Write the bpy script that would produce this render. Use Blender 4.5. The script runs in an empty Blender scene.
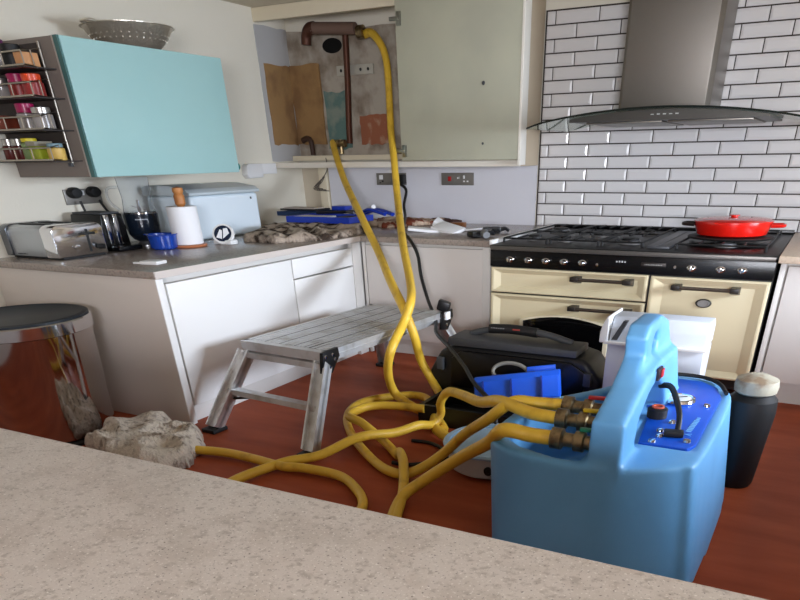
import bpy, bmesh, math, random
from mathutils import Vector, Matrix, noise
random.seed(7)
C = bpy.context.scene.collection
SC = bpy.context.scene

# ---------------------------------------------------------------- camera, world, lights
def srgb(r, g, b):
    return tuple(((c/255)/12.92 if c/255 <= .04045 else ((c/255+.055)/1.055)**2.4) for c in (r, g, b))

cam = bpy.data.cameras.new('camera'); camo = bpy.data.objects.new('camera', cam); C.objects.link(camo)
cam.sensor_fit = 'HORIZONTAL'; cam.sensor_width = 36; cam.lens = 29.02
cam.shift_x = -.0677; cam.shift_y = .3952; cam.clip_start = .05
rt = Vector((.895245, .445399, -.012459)); dn = Vector((.249623, -.524508, -.813990)); fw = Vector((-.369086, .725611, -.580745))
m = Matrix((rt, -dn, -fw)).transposed().to_4x4(); m.translation = Vector((0, 0, 1.42))
camo.matrix_world = m
SC.camera = camo

w = bpy.data.worlds.new('world'); SC.world = w; w.use_nodes = True
w.node_tree.nodes['Background'].inputs[0].default_value = (.55, .72, 1, 1)
w.node_tree.nodes['Background'].inputs[1].default_value = 1.2

def area(name, loc, target, sx, sy, power, col, spread=180):
    l = bpy.data.lights.new(name, 'AREA'); l.shape = 'RECTANGLE'; l.size = sx; l.size_y = sy; l.energy = power; l.color = col; l.spread = math.radians(spread)
    o = bpy.data.objects.new(name, l); C.objects.link(o); o.location = loc
    o.rotation_euler = (Vector(target)-Vector(loc)).to_track_quat('-Z', 'Y').to_euler()
    return o
# daylight entering by the window in the right-hand wall
area('window_daylight', (2.46, 3.9, 1.44), (-1.6, 3.9, -.2), 1.9, .85, 98, (.84, .95, 1.12), 96)
area('rear_fill', (1.2, -2.9, 1.5), (-.5, 2.5, .8), 1.6, .9, 165, (.96, .98, 1.06), 120)  # fill light through an unseen window added behind the camera
SC.view_settings.view_transform = 'Standard'; SC.view_settings.look = 'None'
SC.view_settings.exposure = 0.12; SC.view_settings.gamma = 1; SC.view_settings.use_curve_mapping = False

# ---------------------------------------------------------------- materials
MC = {}
def mat(name, rgb, rough=.5, metal=0, spec=.5, bump=None, var=None, trans=0, coat=0, ior=1.45, emit=None, aniso=None):
    if name in MC: return MC[name]
    M = bpy.data.materials.new(name); M.use_nodes = True; nt = M.node_tree; N = nt.nodes; L = nt.links
    b = N['Principled BSDF']; col = srgb(*rgb)+(1,)
    b.inputs['Base Color'].default_value = col; b.inputs['Roughness'].default_value = rough; b.inputs['Metallic'].default_value = metal
    b.inputs['Specular IOR Level'].default_value = spec; b.inputs['Transmission Weight'].default_value = trans; b.inputs['IOR'].default_value = ior
    b.inputs['Coat Weight'].default_value = coat; b.inputs['Coat Roughness'].default_value = .08
    tc = N.new('ShaderNodeTexCoord')
    if var:   # (scale, rgb2, lo, hi[, detail])
        n = N.new('ShaderNodeTexNoise'); n.inputs['Scale'].default_value = var[0]; n.inputs['Detail'].default_value = var[4] if len(var) > 4 else 4
        L.new(tc.outputs['Object'], n.inputs['Vector'])
        r = N.new('ShaderNodeMapRange'); r.inputs['From Min'].default_value = var[2]; r.inputs['From Max'].default_value = var[3]
        L.new(n.outputs['Fac'], r.inputs['Value'])
        mx = N.new('ShaderNodeMix'); mx.data_type = 'RGBA'; mx.inputs[6].default_value = col; mx.inputs[7].default_value = srgb(*var[1])+(1,)
        L.new(r.outputs[0], mx.inputs[0]); L.new(mx.outputs[2], b.inputs['Base Color'])
    if bump:
        n2 = N.new('ShaderNodeTexNoise'); n2.inputs['Scale'].default_value = bump[0]; n2.inputs['Detail'].default_value = 5
        L.new(tc.outputs['Object'], n2.inputs['Vector'])
        bp = N.new('ShaderNodeBump'); bp.inputs['Strength'].default_value = bump[1]; bp.inputs['Distance'].default_value = bump[2] if len(bump) > 2 else .01
        L.new(n2.outputs['Fac'], bp.inputs['Height']); L.new(bp.outputs[0], b.inputs['Normal'])
    if emit:
        b.inputs['Emission Color'].default_value = srgb(*emit)+(1,); b.inputs['Emission Strength'].default_value = 1
    MC[name] = M
    return M

def worktop_mat():
    M = bpy.data.materials.new('speckled laminate'); M.use_nodes = True; nt = M.node_tree; N = nt.nodes; L = nt.links
    b = N['Principled BSDF']; b.inputs['Roughness'].default_value = .38
    tc = N.new('ShaderNodeTexCoord')
    def layer(prev, scale, rgb, lo, hi, typ='n'):
        n = N.new('ShaderNodeTexNoise'); n.inputs['Scale'].default_value = scale; n.inputs['Detail'].default_value = 2
        L.new(tc.outputs['Object'], n.inputs['Vector'])
        r = N.new('ShaderNodeMapRange'); r.inputs['From Min'].default_value = lo; r.inputs['From Max'].default_value = hi; L.new(n.outputs['Fac'], r.inputs['Value'])
        mx = N.new('ShaderNodeMix'); mx.data_type = 'RGBA'; mx.inputs[7].default_value = srgb(*rgb)+(1,)
        if isinstance(prev, tuple): mx.inputs[6].default_value = prev+(1,)
        else: L.new(prev, mx.inputs[6])
        L.new(r.outputs[0], mx.inputs[0]); return mx.outputs[2]
    c = layer(srgb(212, 205, 198), 14, (200, 192, 184), .45, .65)
    c = layer(c, 75, (182, 174, 166), .54, .70)
    c = layer(c, 200, (122, 114, 108), .62, .72)
    c = layer(c, 190, (236, 232, 226), .61, .70)
    L.new(c, b.inputs['Base Color'])
    return M
WT = worktop_mat()
def floor_mat():
    M = bpy.data.materials.new('red brown vinyl'); M.use_nodes = True; nt = M.node_tree; N = nt.nodes; L = nt.links
    b = N['Principled BSDF']; b.inputs['Roughness'].default_value = .55; b.inputs['Specular IOR Level'].default_value = .12
    tc = N.new('ShaderNodeTexCoord'); mp = N.new('ShaderNodeMapping'); mp.inputs['Scale'].default_value = (1, 5, 1)
    L.new(tc.outputs['Object'], mp.inputs['Vector'])
    n = N.new('ShaderNodeTexNoise'); n.inputs['Scale'].default_value = 1.6; n.inputs['Detail'].default_value = 5; L.new(mp.outputs[0], n.inputs['Vector'])
    cr = N.new('ShaderNodeValToRGB'); cr.color_ramp.elements[0].position = .3; cr.color_ramp.elements[0].color = srgb(142, 62, 34)+(1,)
    cr.color_ramp.elements[1].position = .72; cr.color_ramp.elements[1].color = srgb(168, 82, 50)+(1,)
    L.new(n.outputs['Fac'], cr.inputs[0]); L.new(cr.outputs[0], b.inputs['Base Color'])
    return M
FLOOR = floor_mat()
CREAMWALL = mat('cream wall paint', (226, 220, 204), .9, bump=(60, .08))
CEIL = mat('ceiling paint', (215, 205, 185), .95)
WHITEWALL = mat('white wall paint', (226, 224, 218), .85, bump=(50, .05))
PLASTER = mat('old grey plaster', (172, 162, 148), .95, bump=(14, .5, .03), var=(6, (132, 118, 102), .45, .65))
TILE = mat('white glazed tile', (220, 217, 216), .24, coat=.15)
GROUT = mat('charcoal grout', (62, 54, 48), .9)
WHITEGLOSS = mat('white cabinet laminate', (232, 231, 228), .35)
WHITEDULL = mat('white plinth', (214, 210, 204), .5)
TAUPE = mat('taupe panel', (206, 196, 186), .5)
SAGE = mat('sage painted board', (184, 182, 160), .55, var=(2, (176, 174, 154), .4, .6))
CREAMBOARD = mat('cream board', (222, 210, 184), .5)
BEIGE = mat('beige board', (196, 178, 152), .6)
AQUA = mat('aqua gloss door', (162, 202, 200), .25, coat=.3)
AQUAEDGE = mat('dark teal edging', (70, 110, 108), .5)
CARC = mat('taupe carcass', (128, 118, 110), .6)
STEEL = mat('brushed steel', (132, 127, 120), .42, 1)
CHROME = mat('chrome', (222, 222, 225), .1, 1)
ALU = mat('scuffed aluminium', (214, 214, 214), .4, .8, var=(9, (186, 182, 176), .5, .7))
GROOVE = mat('dark groove strip', (92, 90, 88), .6, .4)  # dark strip colour for the joints between planks
BLACKG = mat('black gloss', (8, 8, 10), .26, spec=.35)
BLACKM = mat('black matt', (22, 22, 23), .55)
IRON = mat('black cast iron', (12, 12, 13), .6, bump=(60, .2))
RANGECREAM = mat('cream enamel', (216, 203, 168), .35, coat=.1)
DARKGLASS = mat('oven glass', (6, 6, 7), .08)
SMOKE = mat('canopy glass', (200, 222, 210), .03, trans=.92, ior=1.1)
GLASSEDGE = mat('dark glass edge', (28, 34, 30), .2)
CLEAR = mat('clear plastic', (244, 247, 250), .04, trans=.95, ior=1.06)
RED = mat('red enamel', (205, 24, 14), .22, coat=.5)
YEL = mat('yellow hose rubber', (224, 182, 58), .45, bump=(60, .06), var=(9, (186, 140, 40), .55, .75))
BLUETANK = mat('light blue moulded plastic', (104, 168, 218), .4, bump=(50, .04), var=(2.5, (96, 158, 208), .4, .65))
BLUEPANEL = mat('strong blue panel', (14, 84, 198), .3)
BLUEBIN = mat('bright blue plastic', (26, 92, 218), .35)
BLUEPAN = mat('royal blue enamel', (20, 60, 150), .18, coat=.4)
NAVY = mat('navy plastic', (28, 50, 130), .4)
CABLE = mat('black cable', (24, 24, 26), .5)
BRASS = mat('weathered brass', (150, 132, 98), .35, .9, bump=(40, .3), var=(20, (96, 78, 56), .45, .65))
COPPER = mat('dull copper', (84, 50, 36), .5, .5, bump=(20, .2))
WOOD = mat('turned beech', (190, 128, 72), .45, var=(12, (160, 98, 50), .45, .65))
PAPER = mat('white paper', (240, 240, 242), .9)
GREYPL = mat('grey plastic', (70, 72, 75), .5)
SOCK = mat('brushed grey faceplate', (140, 136, 130), .4, .6)
TOWEL = mat('grey beige towelling', (214, 202, 186), 1, spec=.1, bump=(70, .9, .02), var=(26, (128, 114, 100), .5, .72))
SHEET = mat('brown grey dust sheet', (176, 160, 144), 1, spec=.1, bump=(50, .8, .02), var=(12, (70, 58, 50), .46, .6))
WHITEPL = mat('white plastic', (230, 229, 228), .3)
BREAD = mat('pale enamel tin', (226, 238, 246), .3)

# ---------------------------------------------------------------- geometry helpers
class MB:
    def __init__(s): s.v = []; s.f = []
    def add(s, vs, fs):
        o = len(s.v); s.v += [tuple(v) for v in vs]; s.f += [tuple(i+o for i in f) for f in fs]; return s
    def bm(s, bm):
        bm.verts.index_update(); s.add([v.co[:] for v in bm.verts], [[v.index for v in f.verts] for f in bm.faces]); bm.free(); return s
    def box(s, x0, x1, y0, y1, z0, z1, bev=0, seg=2):
        return s.prism([(x0, y0), (x1, y0), (x1, y1), (x0, y1)], 'z', z0, z1, bev, seg)
    def prism(s, pts, axis, a0, a1, bev=0, seg=2, rot=None, pivot=(0, 0, 0)):
        bm = bmesh.new()
        def P(p, a): return {'z': (p[0], p[1], a), 'y': (p[0], a, p[1]), 'x': (a, p[0], p[1])}[axis]
        lo = [bm.verts.new(P(p, a0)) for p in pts]; hi = [bm.verts.new(P(p, a1)) for p in pts]; n = len(pts)
        bm.faces.new(lo); bm.faces.new(hi[::-1])
        for i in range(n): bm.faces.new((lo[i], hi[i], hi[(i+1) % n], lo[(i+1) % n]))
        bmesh.ops.recalc_face_normals(bm, faces=bm.faces)
        if bev: bmesh.ops.bevel(bm, geom=list(bm.edges), offset=bev, segments=seg, profile=.6, affect='EDGES', clamp_overlap=True)
        if rot: bmesh.ops.rotate(bm, verts=bm.verts, cent=pivot, matrix=rot)
        return s.bm(bm)
    def obox(s, c, size, rz=0, ry=0, rx=0, bev=0):     # centred box, turned
        bm = bmesh.new(); bmesh.ops.create_cube(bm, size=1)
        for v in bm.verts: v.co = Vector((v.co.x*size[0], v.co.y*size[1], v.co.z*size[2]))
        if bev: bmesh.ops.bevel(bm, geom=list(bm.edges), offset=bev, segments=2, profile=.6, affect='EDGES', clamp_overlap=True)
        R = Matrix.Rotation(rz, 3, 'Z') @ Matrix.Rotation(ry, 3, 'Y') @ Matrix.Rotation(rx, 3, 'X')
        for v in bm.verts: v.co = R @ v.co + Vector(c)
        return s.bm(bm)
    def tube(s, pts, r, n=10, smooth=6, cap=True, flat=1):
        P = [Vector(p) for p in pts]
        if smooth and len(P) > 2:
            Q = []
            for i in range(len(P)-1):
                a = P[max(i-1, 0)]; b = P[i]; c = P[i+1]; d = P[min(i+2, len(P)-1)]
                for k in range(smooth):
                    t = k/smooth
                    Q.append(.5*((2*b)+(c-a)*t+(2*a-5*b+4*c-d)*t*t+(3*b-a-3*c+d)*t**3))
            Q.append(P[-1]); P = Q
        rs = r if isinstance(r, (list, tuple)) else None
        up = Vector((0, 0, 1)); vs = []; fs = []; prev = None
        for i, p in enumerate(P):
            t = (P[min(i+1, len(P)-1)]-P[max(i-1, 0)]).normalized()
            if prev is None:
                a = t.cross(up)
                if a.length < .05: a = t.cross(Vector((0, 1, 0)))
                a.normalize()
            else:
                a = prev-t*prev.dot(t); a.normalize()
            prev = a; b = t.cross(a)
            rr = rs[min(len(rs)-1, int(round(i/(len(P)-1)*(len(rs)-1))))] if rs else r
            for k in range(n):
                th = 2*math.pi*k/n; vs.append(p+a*rr*math.cos(th)+b*rr*flat*math.sin(th))
        for i in range(len(P)-1):
            for k in range(n): fs.append((i*n+k, i*n+(k+1) % n, (i+1)*n+(k+1) % n, (i+1)*n+k))
        if cap: fs.append(tuple(range(n))[::-1]); fs.append(tuple((len(P)-1)*n+k for k in range(n)))
        return s.add(vs, fs)
    def rod(s, a, b, r, n=8): return s.tube([a, b], r, n, 0)
    def lathe(s, prof, c, n=32, axis='z', sy=1):
        vs = []; fs = []
        for (r, z) in prof:
            for k in range(n):
                th = 2*math.pi*k/n; x, y = r*math.cos(th), r*math.sin(th)*sy
                if axis == 'z': vs.append((c[0]+x, c[1]+y, c[2]+z))
                elif axis == 'y': vs.append((c[0]+x, c[1]+z, c[2]+y))
                else: vs.append((c[0]+z, c[1]+x, c[2]+y))
        for i in range(len(prof)-1):
            for k in range(n): fs.append((i*n+k, i*n+(k+1) % n, (i+1)*n+(k+1) % n, (i+1)*n+k))
        if prof[0][0] > 1e-5: fs.append(tuple(range(n))[::-1])
        if prof[-1][0] > 1e-5: fs.append(tuple((len(prof)-1)*n+k for k in range(n)))
        bm = bmesh.new(); V = [bm.verts.new(v) for v in vs]
        for f in fs:
            try: bm.faces.new([V[i] for i in f])
            except Exception: pass
        bmesh.ops.remove_doubles(bm, verts=bm.verts, dist=1e-5); bmesh.ops.recalc_face_normals(bm, faces=bm.faces)
        return s.bm(bm)
    def mesh(s, name, origin=(0, 0, 0), ang=35, smooth=True):
        me = bpy.data.meshes.new(name); o = Vector(origin)
        me.from_pydata([tuple(Vector(v)-o) for v in s.v], [], s.f); me.validate(); me.update()
        bm = bmesh.new(); bm.from_mesh(me); bmesh.ops.recalc_face_normals(bm, faces=bm.faces); bm.to_mesh(me); bm.free()
        if smooth:
            me.polygons.foreach_set('use_smooth', [True]*len(me.polygons)); me.set_sharp_from_angle(angle=math.radians(ang))
        return me

def root_of(o):
    while o.parent: o = o.parent
    return o
def part(name, mb, mt, parent, label=None, ang=35, kind=None):
    me = mb.mesh(name, root_of(parent).location, ang); me.materials.append(mt)
    o = bpy.data.objects.new(name, me); C.objects.link(o); o.parent = parent
    if label: o['label'] = label
    if kind: o['kind'] = kind
    return o
def tag(o, label, cat, group=None, kind=None):
    o['label'] = label; o['category'] = cat
    if group: o['group'] = group
    if kind: o['kind'] = kind
    return o
def thing(name, loc, label, cat, group=None):
    o = bpy.data.objects.new(name, None); C.objects.link(o); o.location = loc; o.empty_display_size = .1
    return tag(o, label, cat, group)
def solo(name, mb, mt, label, cat, group=None, ang=35):
    xs = [v[0] for v in mb.v]; ys = [v[1] for v in mb.v]; zs = [v[2] for v in mb.v]
    org = ((min(xs)+max(xs))/2, (min(ys)+max(ys))/2, min(zs))
    me = mb.mesh(name, org, ang); me.materials.append(mt); o = bpy.data.objects.new(name, me); C.objects.link(o); o.location = org
    return tag(o, label, cat, group)
def struct(name, mb, mt, smooth=False):
    me = mb.mesh(name, smooth=smooth); me.materials.append(mt); o = bpy.data.objects.new(name, me); C.objects.link(o); o['kind'] = 'structure'; return o
def lettering(x, y, z, w, h, n, axis, d=.002, gap=.3):   # a line of tiny marks where the print is too small to read
    mb = MB(); p = w/n
    for i in range(n):
        a = i*p; ww = p*(1-gap)
        if axis == 'y': mb.box(x+a, x+a+ww, y-d, y, z, z+h*(1 if i % 3 else .8))
        elif axis == 'x': mb.box(x, x+d, y+a, y+a+ww, z, z+h)
    return mb

# ---------------------------------------------------------------- room shell
XL, XR, YB, YF, ZC = -4.93, 2.5, 6.45, -3.0, 2.485
struct('floor', MB().box(XL-.2, XR+.2, YF-.2, YB+.2, -.1, 0), FLOOR)
struct('ceiling', MB().box(XL-.2, XR+.2, YF-.2, YB+.2, ZC, ZC+.1), CEIL)
wb = struct('wall_back', MB().box(XL-.2, XR+.2, YB, YB+.15, 0, ZC), CREAMWALL)
wl = struct('wall_left', MB().box(XL-.15, XL, YF, YB, 0, ZC), CREAMWALL)
# right wall with a window opening (daylight side)
wr = MB(); wy0, wy1, wz0, wz1 = 2.9, 4.9, .98, 1.9
wr.box(XR, XR+.15, YF, wy0, 0, ZC); wr.box(XR, XR+.15, wy1, YB, 0, ZC); wr.box(XR, XR+.15, wy0, wy1, 0, wz0); wr.box(XR, XR+.15, wy0, wy1, wz1, ZC)
struct('wall_right', wr, CREAMWALL)
fr = MB()
for (a, b, c, d) in ((wy0, wy1, wz0, wz0+.05), (wy0, wy1, wz1-.05, wz1), (wy0, wy0+.06, wz0+.05, wz1-.05), (wy1-.06, wy1, wz0+.05, wz1-.05), ((wy0+wy1)/2-.03, (wy0+wy1)/2+.03, wz0+.05, wz1-.05)):
    fr.box(XR+.04, XR+.10, a, b, c, d)
wf = struct('window_1', fr, WHITEPL)
part('window_pane', MB().box(XR+.065, XR+.075, wy0+.05, wy1-.05, wz0+.04, wz1-.04), CLEAR, wf)
# front wall behind the camera; its unseen window is added for the light
wfm = MB(); dx0, dx1, dz, dz0 = .35, 2.05, 2.0, 1.0
wfm.box(XL, dx0, YF-.15, YF, 0, ZC); wfm.box(dx1, XR, YF-.15, YF, 0, ZC); wfm.box(dx0, dx1, YF-.15, YF, dz, ZC); wfm.box(dx0, dx1, YF-.15, YF, 0, dz0)
struct('wall_front', wfm, CREAMWALL)
dr = MB()
for (a, b, c, d) in ((dx0, dx0+.1, dz0, dz), (dx1-.1, dx1, dz0, dz), (1.15, 1.25, dz0, dz), (dx0+.1, dx1-.1, dz0, dz0+.08), (dx0+.1, dx1-.1, dz-.1, dz)): dr.box(a, b, YF-.1, YF-.04, c, d)
dd = struct('added_rear_window', dr, WHITEPL)
part('window_pane', MB().box(dx0+.08, dx1-.08, YF-.075, YF-.065, dz0+.05, dz-.08), CLEAR, dd)

# metro tiles, each its own piece, on a recessed charcoal joint bed
TX0 = -2.378
part('grout_bed', MB().box(TX0-.012, 1.05, YB-.006, YB+.001, .885, 2.335), GROUT, wb)
PX, PZ, G = .349, .0842, .0085
meshes = {}
def tile_mesh(wd, ht):
    k = (round(wd, 3), round(ht, 3))
    if k not in meshes:
        b = .016 if wd > .1 else .012
        x0, x1, z0, z1 = -wd/2, wd/2, -ht/2, ht/2
        mb = MB(); vs = []
        for (y, i) in ((0, 0), (-.008, 0), (-.0135, b)):
            vs += [(x0+i, y, z0+i), (x1-i, y, z0+i), (x1-i, y, z1-i), (x0+i, y, z1-i)]
        fs = [(8, 9, 10, 11)]
        for a in (0, 4):
            for q in range(4): fs.append((a+q, a+(q+1) % 4, a+4+(q+1) % 4, a+4+q))
        mb.add(vs, fs); me = mb.mesh('tile', smooth=False); me.materials.append(TILE); meshes[k] = me
    return meshes[k]
zr = .897
for r in range(17):
    z0 = zr+r*PZ; x = TX0; first = .072 if r % 2 == 0 else .072+PX/2
    x1s = [TX0+first]
    while x1s[-1] < 1.0: x1s.append(min(x1s[-1]+PX, 1.0) if x1s[-1]+PX < 1.04 else 1.0)
    for x1 in x1s:
        wd, ht = x1-x-G, PZ-G
        if wd > .03:
            o = bpy.data.objects.new('tile', tile_mesh(wd, ht)); C.objects.link(o); o.parent = wb
            o.location = (x+G/2+wd/2, YB-.006, z0+PZ/2)
            o.rotation_euler = (random.uniform(-.004, .004), 0, random.uniform(-.003, .003))
        x = x1
# splashback sheet and strips on the back wall
part('splashback', MB().box(-4.60, TX0-.02, YB-.02, YB, .9, 1.375), mat('pale lilac splashback', (216, 215, 221), .22, coat=.3), wb, label='pale lilac grey splashback sheet')
part('board_edge', MB().box(-4.705, -4.615, YB-.05, YB-.001, .9, 1.35, .004), CREAMBOARD, wb, label='cream upright batten left of splashback')
part('bare_strip', MB().box(XL, -4.71, YB-.012, YB, .9, 1.35), mat('bare beige wall strip', (196, 184, 164), .9, bump=(20, .2)), wb)
# bare wall inside the boiler cupboard: plaster, brown patch, teal and terracotta remnants
def patch(mb, pts, plane, d0, d1):
    return mb.prism(pts, plane, d0, d1)
def rag(x0, x1, z0, z1, n=7, j=.02):
    p = []
    for i in range(n): p.append((x0+(x1-x0)*i/(n-1), z0+random.uniform(-j, j)))
    for i in range(1, n): p.append((x1+random.uniform(-j, j), z0+(z1-z0)*i/(n-1)))
    for i in range(1, n): p.append((x1-(x1-x0)*i/(n-1), z1+random.uniform(-j, j)))
    for i in range(1, n-1): p.append((x0+random.uniform(-j, j), z1-(z1-z0)*i/(n-1)))
    return p
part('bare_plaster', patch(MB(), rag(-4.92, -3.55, 1.41, 2.36, 9, .012), 'y', YB-.012, YB), PLASTER, wb)
part('brown_patch', patch(MB(), rag(-4.92, -4.58, 1.53, 2.13, 8, .008), 'y', YB-.03, YB-.012), mat('brown bare board', (150, 116, 74), .9, bump=(18, .4), var=(5, (128, 96, 62), .45, .65)), wb)
part('teal_patch', patch(MB(), rag(-4.56, -4.29, 1.50, 1.93, 7, .018), 'y', YB-.022, YB-.012), mat('flaking teal paint', (92, 118, 112), .9, bump=(20, .4), var=(8, (128, 138, 126), .5, .68)), wb)
part('terracotta_patch', patch(MB(), rag(-4.18, -3.88, 1.52, 1.74, 9, .008), 'y', YB-.022, YB-.012), mat('bare terracotta brick', (150, 92, 66), .95, bump=(18, .6), var=(9, (180, 150, 124), .5, .66)), wb)
part('flue_hole', MB().lathe([(0, 0), (.105, 0), (.105, -.006), (0, -.006)], (-4.42, YB-.014, 2.245), 28, 'y', sy=.5), mat('dark hole', (6, 5, 4), 1), wb, label='round black flue hole')
part('brown_patch', patch(MB(), rag(6.06, 6.42, 1.53, 2.12, 8, .008), 'x', XL, XL+.012), MC['brown bare board'], wl)
part('grey_plaster', patch(MB(), rag(6.0, 6.44, 1.40, 2.38, 8, .004), 'x', XL-.001, XL+.006), mat('skimmed grey plaster', (176, 174, 172), .9, bump=(12, .2)), wl)

# ---------------------------------------------------------------- floor-standing units
YM = 5.10   # front edge of back-run worktop
# left and back worktop, one continuous L
t = thing('worktop', (-4.1, 4.6, .86), 'mottled taupe worktop running from the toaster round the corner to the cooker', 'worktop')
part('top', MB().prism([(XL, 2.95), (-3.405, 2.95), (-3.405, YM), (-2.215, YM-.03), (-2.215, 6.44), (XL, 6.44)], 'z', .86, .9, .006), mat('taupe laminate', (150, 138, 128), .24, var=(60, (120, 108, 100), .5, .72)), t)
part('edge_band', MB().box(-3.405, -3.4005, 2.955, YM-.005, .862, .898), mat('pale laminate edge', (206, 196, 188), .4), t)
t = thing('peninsula_cabinet', (-4.1, 4.0, 0), 'white base cabinet with grey end panel under the toaster worktop', 'cabinet')
part('end_panel', MB().box(XL+.01, -3.425, 2.965, 3.0, 0, .858, .002), TAUPE, t, label='warm grey end panel')
part('carcass', MB().box(XL+.01, -3.50, 3.005, 6.40, .1, .855), WHITEDULL, t)
part('corner_post', MB().box(-3.455, -3.42, 2.966, 3.02, 0, .856, .003), WHITEGLOSS, t)
part('door', MB().box(-3.45, -3.42, 3.035, 4.205, .11, .825, .004), WHITEGLOSS, t)
part('drawer_front', MB().box(-3.45, -3.42, 4.217, 4.985, .70, .825, .004), WHITEGLOSS, t)
part('door', MB().box(-3.45, -3.42, 4.217, 4.985, .11, .69, .004), WHITEGLOSS, t)
part('filler_strip', MB().box(-3.46, -3.42, 4.995, 5.12, .0, .856, .002), WHITEDULL, t)
part('plinth', MB().box(-3.49, -3.46, 3.02, 5.1, 0, .10, .002), WHITEDULL, t)
t = thing('base_cabinet', (-2.8, 5.6, 0), 'white base cabinet between the corner and the cream cooker', 'cabinet')
part('carcass', MB().box(-3.41, -2.235, 5.16, 6.40, .1, .855), WHITEDULL, t)
part('filler_strip', MB().box(-3.41, -3.385, 5.125, 5.155, .0, .855, .002), WHITEDULL, t)
part('door', MB().box(-3.375, -2.315, 5.125, 5.155, .13, .835, .004), mat('off white laminate', (214, 208, 202), .4), t)
part('side_strip', MB().box(-2.305, -2.235, 5.10, 5.155, .0, .855, .002), WHITEDULL, t)
part('plinth', MB().box(-3.38, -2.31, 5.19, 5.21, 0, .12), WHITEDULL, t)
t = thing('base_cabinet', (.9, 5.6, 0), 'white base cabinet right of the cream cooker', 'cabinet')
part('carcass', MB().box(-.205, 2.4, 5.0, 6.40, .1, .855), WHITEDULL, t)
part('side_panel', MB().box(-.205, -.172, 4.955, 4.995, .0, .855, .002), WHITEDULL, t)
part('door', MB().box(-.158, .85, 4.95, 4.985, .15, .84, .004), MC['off white laminate'], t)
part('door', MB().box(.87, 1.8, 4.95, 4.985, .15, .84, .004), MC['off white laminate'], t)
part('plinth', MB().box(-.165, 2.4, 5.03, 5.05, 0, .14), WHITEDULL, t)
t = thing('worktop', (1.1, 5.6, .86), 'beige worktop end at right of the cream cooker', 'worktop')
part('top', MB().box(-.222, 2.46, 4.88, 6.42, .86, .9, .006), mat('beige laminate', (206, 186, 164), .35, var=(50, (186, 164, 142), .5, .7)), t)
t = thing('worktop', (1.8, 2.9, .86), 'unseen beige worktop added under the window to shade the floor', 'worktop')  # unseen run of units, added to keep window light off the floor
part('top', MB().box(1.15, 2.46, .95, 4.86, .86, .9, .006), MC['beige laminate'], t)
t = thing('base_cabinet', (1.8, 2.9, 0), 'unseen white base cabinets added under the window to shade the floor', 'cabinet')
part('carcass', MB().box(1.25, 2.46, .95, 4.86, .1, .855), WHITEDULL, t)
for k in range(3): part('door', MB().box(1.20, 1.245, .97+1.3*k, 2.25+1.3*k, .13, .84, .004), MC['off white laminate'], t)
part('plinth', MB().box(1.28, 1.30, .95, 4.86, 0, .098), WHITEDULL, t)
# breakfast bar in the foreground
t = thing('breakfast_bar', (-.6, 0, 0), 'speckled grey worktop across the foreground', 'worktop')
part('top', MB().box(-4.2, 1.9, -.7, .883, .855, .9, .008, 3), WT, t)
part('base_panel', MB().box(-4.1, 1.8, .55, .6, 0, .855), WHITEDULL, t)
part('end_panel', MB().box(1.75, 1.8, -.5, .55, 0, .855), WHITEDULL, t)

# ---------------------------------------------------------------- range cooker
YR = 4.95
t = thing('range_cooker', (-1.2, 5.6, 0), 'cream range cooker with black hob and control panel', 'cooker')
rx0, rx1 = -2.17, -.228
part('body', MB().box(rx0, rx1, YR+.035, 6.42, .06, .865, .004), BLACKM, t)
part('hob', MB().box(rx0, rx1, YR-.02, 6.42, .866, .893, .008), mat('black enamel', (8, 8, 9), .4, spec=.3), t)
part('front_trim', MB().box(rx0+.01, rx1-.01, YR-.034, YR-.022, .862, .888, .004), mat('dark grey trim', (96, 92, 88), .35, .6), t)
part('side_trim', MB().prism([(-2.205, 5.0), (-2.178, 5.0), (-2.178, 6.40), (-2.205, 6.40)], 'z', .885, .916, .003), WHITEGLOSS, t)
part('rear_upstand', MB().box(rx0, rx1, 6.34, 6.42, .894, .918, .005), BLACKG, t)
cp = part('control_panel', MB().box(rx0, rx1-.002, YR-.01, YR+.03, .755, .861, .005), BLACKG, t)
def knob(x, z):
    k = part('knob', MB().lathe([(.030, 0), (.030, -.008), (.021, -.012), (.019, -.034), (.015, -.038), (0, -.038)], (x, YR-.0105, z), 20, 'y', sy=.62), CHROME, cp)
    part('knob_grip', MB().box(x-.006, x+.006, YR-.062, YR-.049, z-.012, z+.016, .003), CHROME, k)
for x in (-2.01, -1.87, -1.737, -1.603, -1.469, -.734, -.552, -.422): knob(x, .805)
part('badge', MB().box(-1.062, -.90, YR-.014, YR-.0105, .802, .824, .001).box(-1.055, -.907, YR-.016, YR-.014, .806, .820, .001), mat('dark badge', (70, 66, 64), .35, .7), cp)
part('badge_lettering', lettering(-1.04, YR-.0165, .810, .12, .006, 11, 'y'), mat('grey print', (150, 148, 144), .5), cp)
part('clock_digits', lettering(-1.235, YR-.011, .818, .075, .010, 4, 'y', gap=.45), mat('lit digits', (190, 190, 190), .5), cp)
part('indicator', MB().lathe([(.009, 0), (.009, -.006), (0, -.007)], (-1.365, YR-.0105, .798), 12, 'y').lathe([(.009, 0), (.009, -.006), (0, -.007)], (-.84, YR-.0105, .806), 12, 'y'), CHROME, cp)
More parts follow.
